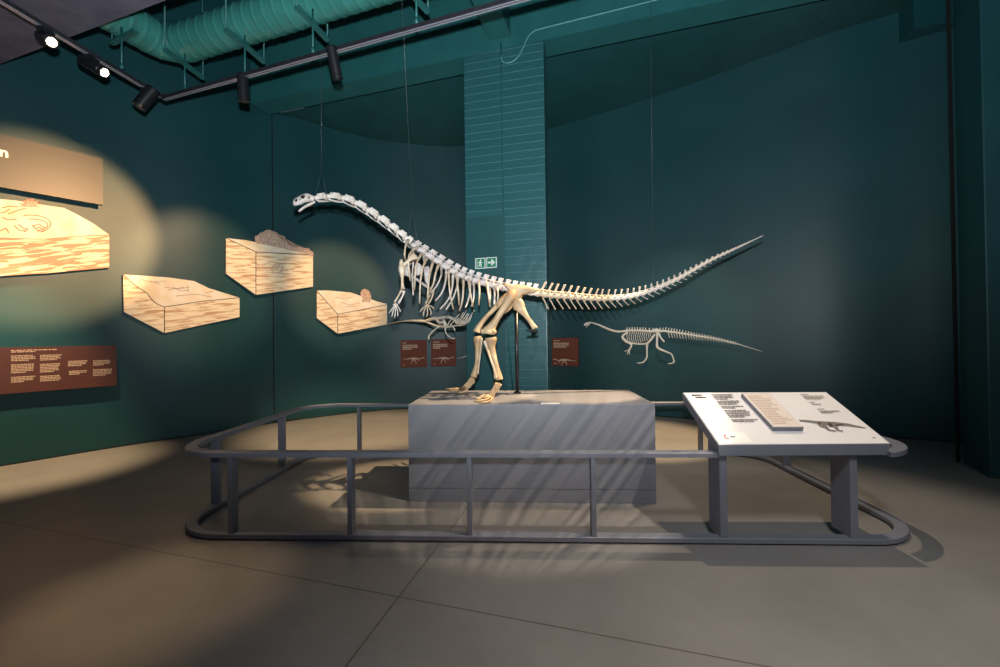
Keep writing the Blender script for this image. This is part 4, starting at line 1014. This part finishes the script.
relief(cl, wr, 'hind_leg', [(445.4, 327.6), (445.4, 331), (447, 334.6), (451, 337.8), (454.6, 338.8)], [.9, .6, .6, .6, .35], lift=.06)
relief(cl, wr, 'foreleg', [(452, 326.6), (454.4, 328.6), (455, 331)], [.7, .6, .4], lift=.04)
bm = NB(); a = cl.at(444, 322); tube(bm, [a, V((a.x * 1.25, wall_y(446) * .99, a.z))], .008, 6); build('mount_rod', bm, MT['black'], wr, True)
#END_B

# ------------------------------------------------------------------ lights
def spot(name, loc, target, energy, col, size, blend=0.4, rad=0.04):
    l = bpy.data.lights.new(name, 'SPOT'); l.energy = energy; l.color = col; l.spot_size = math.radians(size); l.spot_blend = blend; l.shadow_soft_size = rad
    o = bpy.data.objects.new(name, l); COL.objects.link(o); o.location = loc
    o.rotation_euler = (V(target) - V(loc)).to_track_quat('-Z', 'Y').to_euler(); return o
WARM = (1.0, .70, .40); SOFT = (1.0, .78, .55); COOL = (.86, .95, 1.0)
spot('flash_light', (0.0, -0.02, EYE + .22), (-.1, 4.0, 5.4), 1000, COOL, 146, 1.0, .03)
spot('floor_fill_light', (0.3, -1.2, 5.2), (0.2, .7, 0), 1000, (.98, .97, .98), 84, 1.0, .5)  # added neutral fill behind the camera, brightens the foreground floor
spot('left_wall_light', (-.9, 2.9, 3.5), (-5.2, 4.98, 2.5), 1350, (1.0, .54, .24), 28, .45)
spot('left_wall_light', (-1.6, 3.9, 3.66), (-4.1, 6.1, 2.05), 350, (1.0, .60, .30), 34, .7)
spot('left_wall_light', (-1.0, 4.4, 3.66), (-2.7, 7.4, 2.05), 400, (1.0, .60, .30), 29, .7)
spot('skeleton_light', (2.9, 1.2, 4.0), (0.1, 3.8, 1.1), 110, SOFT, 34, .5, .02)
sl = spot('plinth_stripe_light', (2.7, 1.6, 4.0), (0.2, 3.45, .2), 320, (1, .86, .7), 27, .35, .02)
spot('plinth_light', (1.9, 4.0, 4.1), (-.32, 4.0, .76), 1500, WARM, 18, .5, .02)
spot('plinth_light', (1.9, 4.0, 4.1), (.72, 3.94, .76), 1200, WARM, 18, .5, .02)
spot('desk_light', (2.3, 3.9, 4.05), (1.75, 3.0, .4), 230, SOFT, 66, .6, .03)
spot('back_floor_light', (-1.6, 4.9, 3.95), (-2.0, 6.2, 0), 950, WARM, 46, .7)
spot('back_floor_light', (1.5, 4.8, 3.95), (1.6, 5.6, 0), 1300, WARM, 36, .6)
spot('left_floor_light', (-4.3, 4.0, 3.95), (-4.95, 4.5, 0), 950, WARM, 40, .8)
spot('front_floor_light', (-1.9, 2.6, 3.95), (-1.75, 2.3, 0), 190, WARM, 22, .9)
spot('wall_skeleton_light', (1.6, 4.5, 3.7), (2.6, 6.85, 1.2), 130, (1, .9, .78), 46, 1.0)
# added lamp: noise in its beam puts soft slanting stripes on the plinth front
sl.data.use_nodes = True; nt = sl.data.node_tree
em = [n for n in nt.nodes if n.type == 'EMISSION'][0]
rot = sl.rotation_euler.to_matrix().transposed()
sdir = V((-.75, 0, -1)).normalized(); e1 = (V((.2, 3.45, .4)) - sl.location); e1 = (e1 - sdir * e1.dot(sdir)).normalized(); e2 = sdir.cross(e1)
tc = nt.nodes.new('ShaderNodeTexCoord')
def dotn(v):
    n = nt.nodes.new('ShaderNodeVectorMath'); n.operation = 'DOT_PRODUCT'; nt.links.new(tc.outputs['Normal'], n.inputs[0]); n.inputs[1].default_value = rot @ v; return n.outputs['Value']
dv = nt.nodes.new('ShaderNodeMath'); dv.operation = 'DIVIDE'; nt.links.new(dotn(e2), dv.inputs[0]); nt.links.new(dotn(e1), dv.inputs[1])
no = nt.nodes.new('ShaderNodeTexNoise'); no.noise_dimensions = '1D'; no.inputs['Scale'].default_value = 42; no.inputs['Detail'].default_value = 1.5
nt.links.new(dv.outputs[0], no.inputs['W'])
mr = nt.nodes.new('ShaderNodeMapRange'); mr.inputs[1].default_value = .40; mr.inputs[2].default_value = .62; mr.inputs[3].default_value = .2; mr.inputs[4].default_value = 2.2
nt.links.new(no.outputs['Fac'], mr.inputs[0]); nt.links.new(mr.outputs[0], em.inputs['Strength'])
w = bpy.data.worlds.new('room_ambience'); scene.world = w; w.use_nodes = True
bg = w.node_tree.nodes['Background']; bg.inputs['Color'].default_value = (.55, .6, .7, 1); bg.inputs['Strength'].default_value = 0.055

scene.view_settings.view_transform = 'Standard'
scene.view_settings.look = 'None'
scene.view_settings.gamma = 1
scene.view_settings.use_curve_mapping = False
scene.view_settings.exposure = 0.35
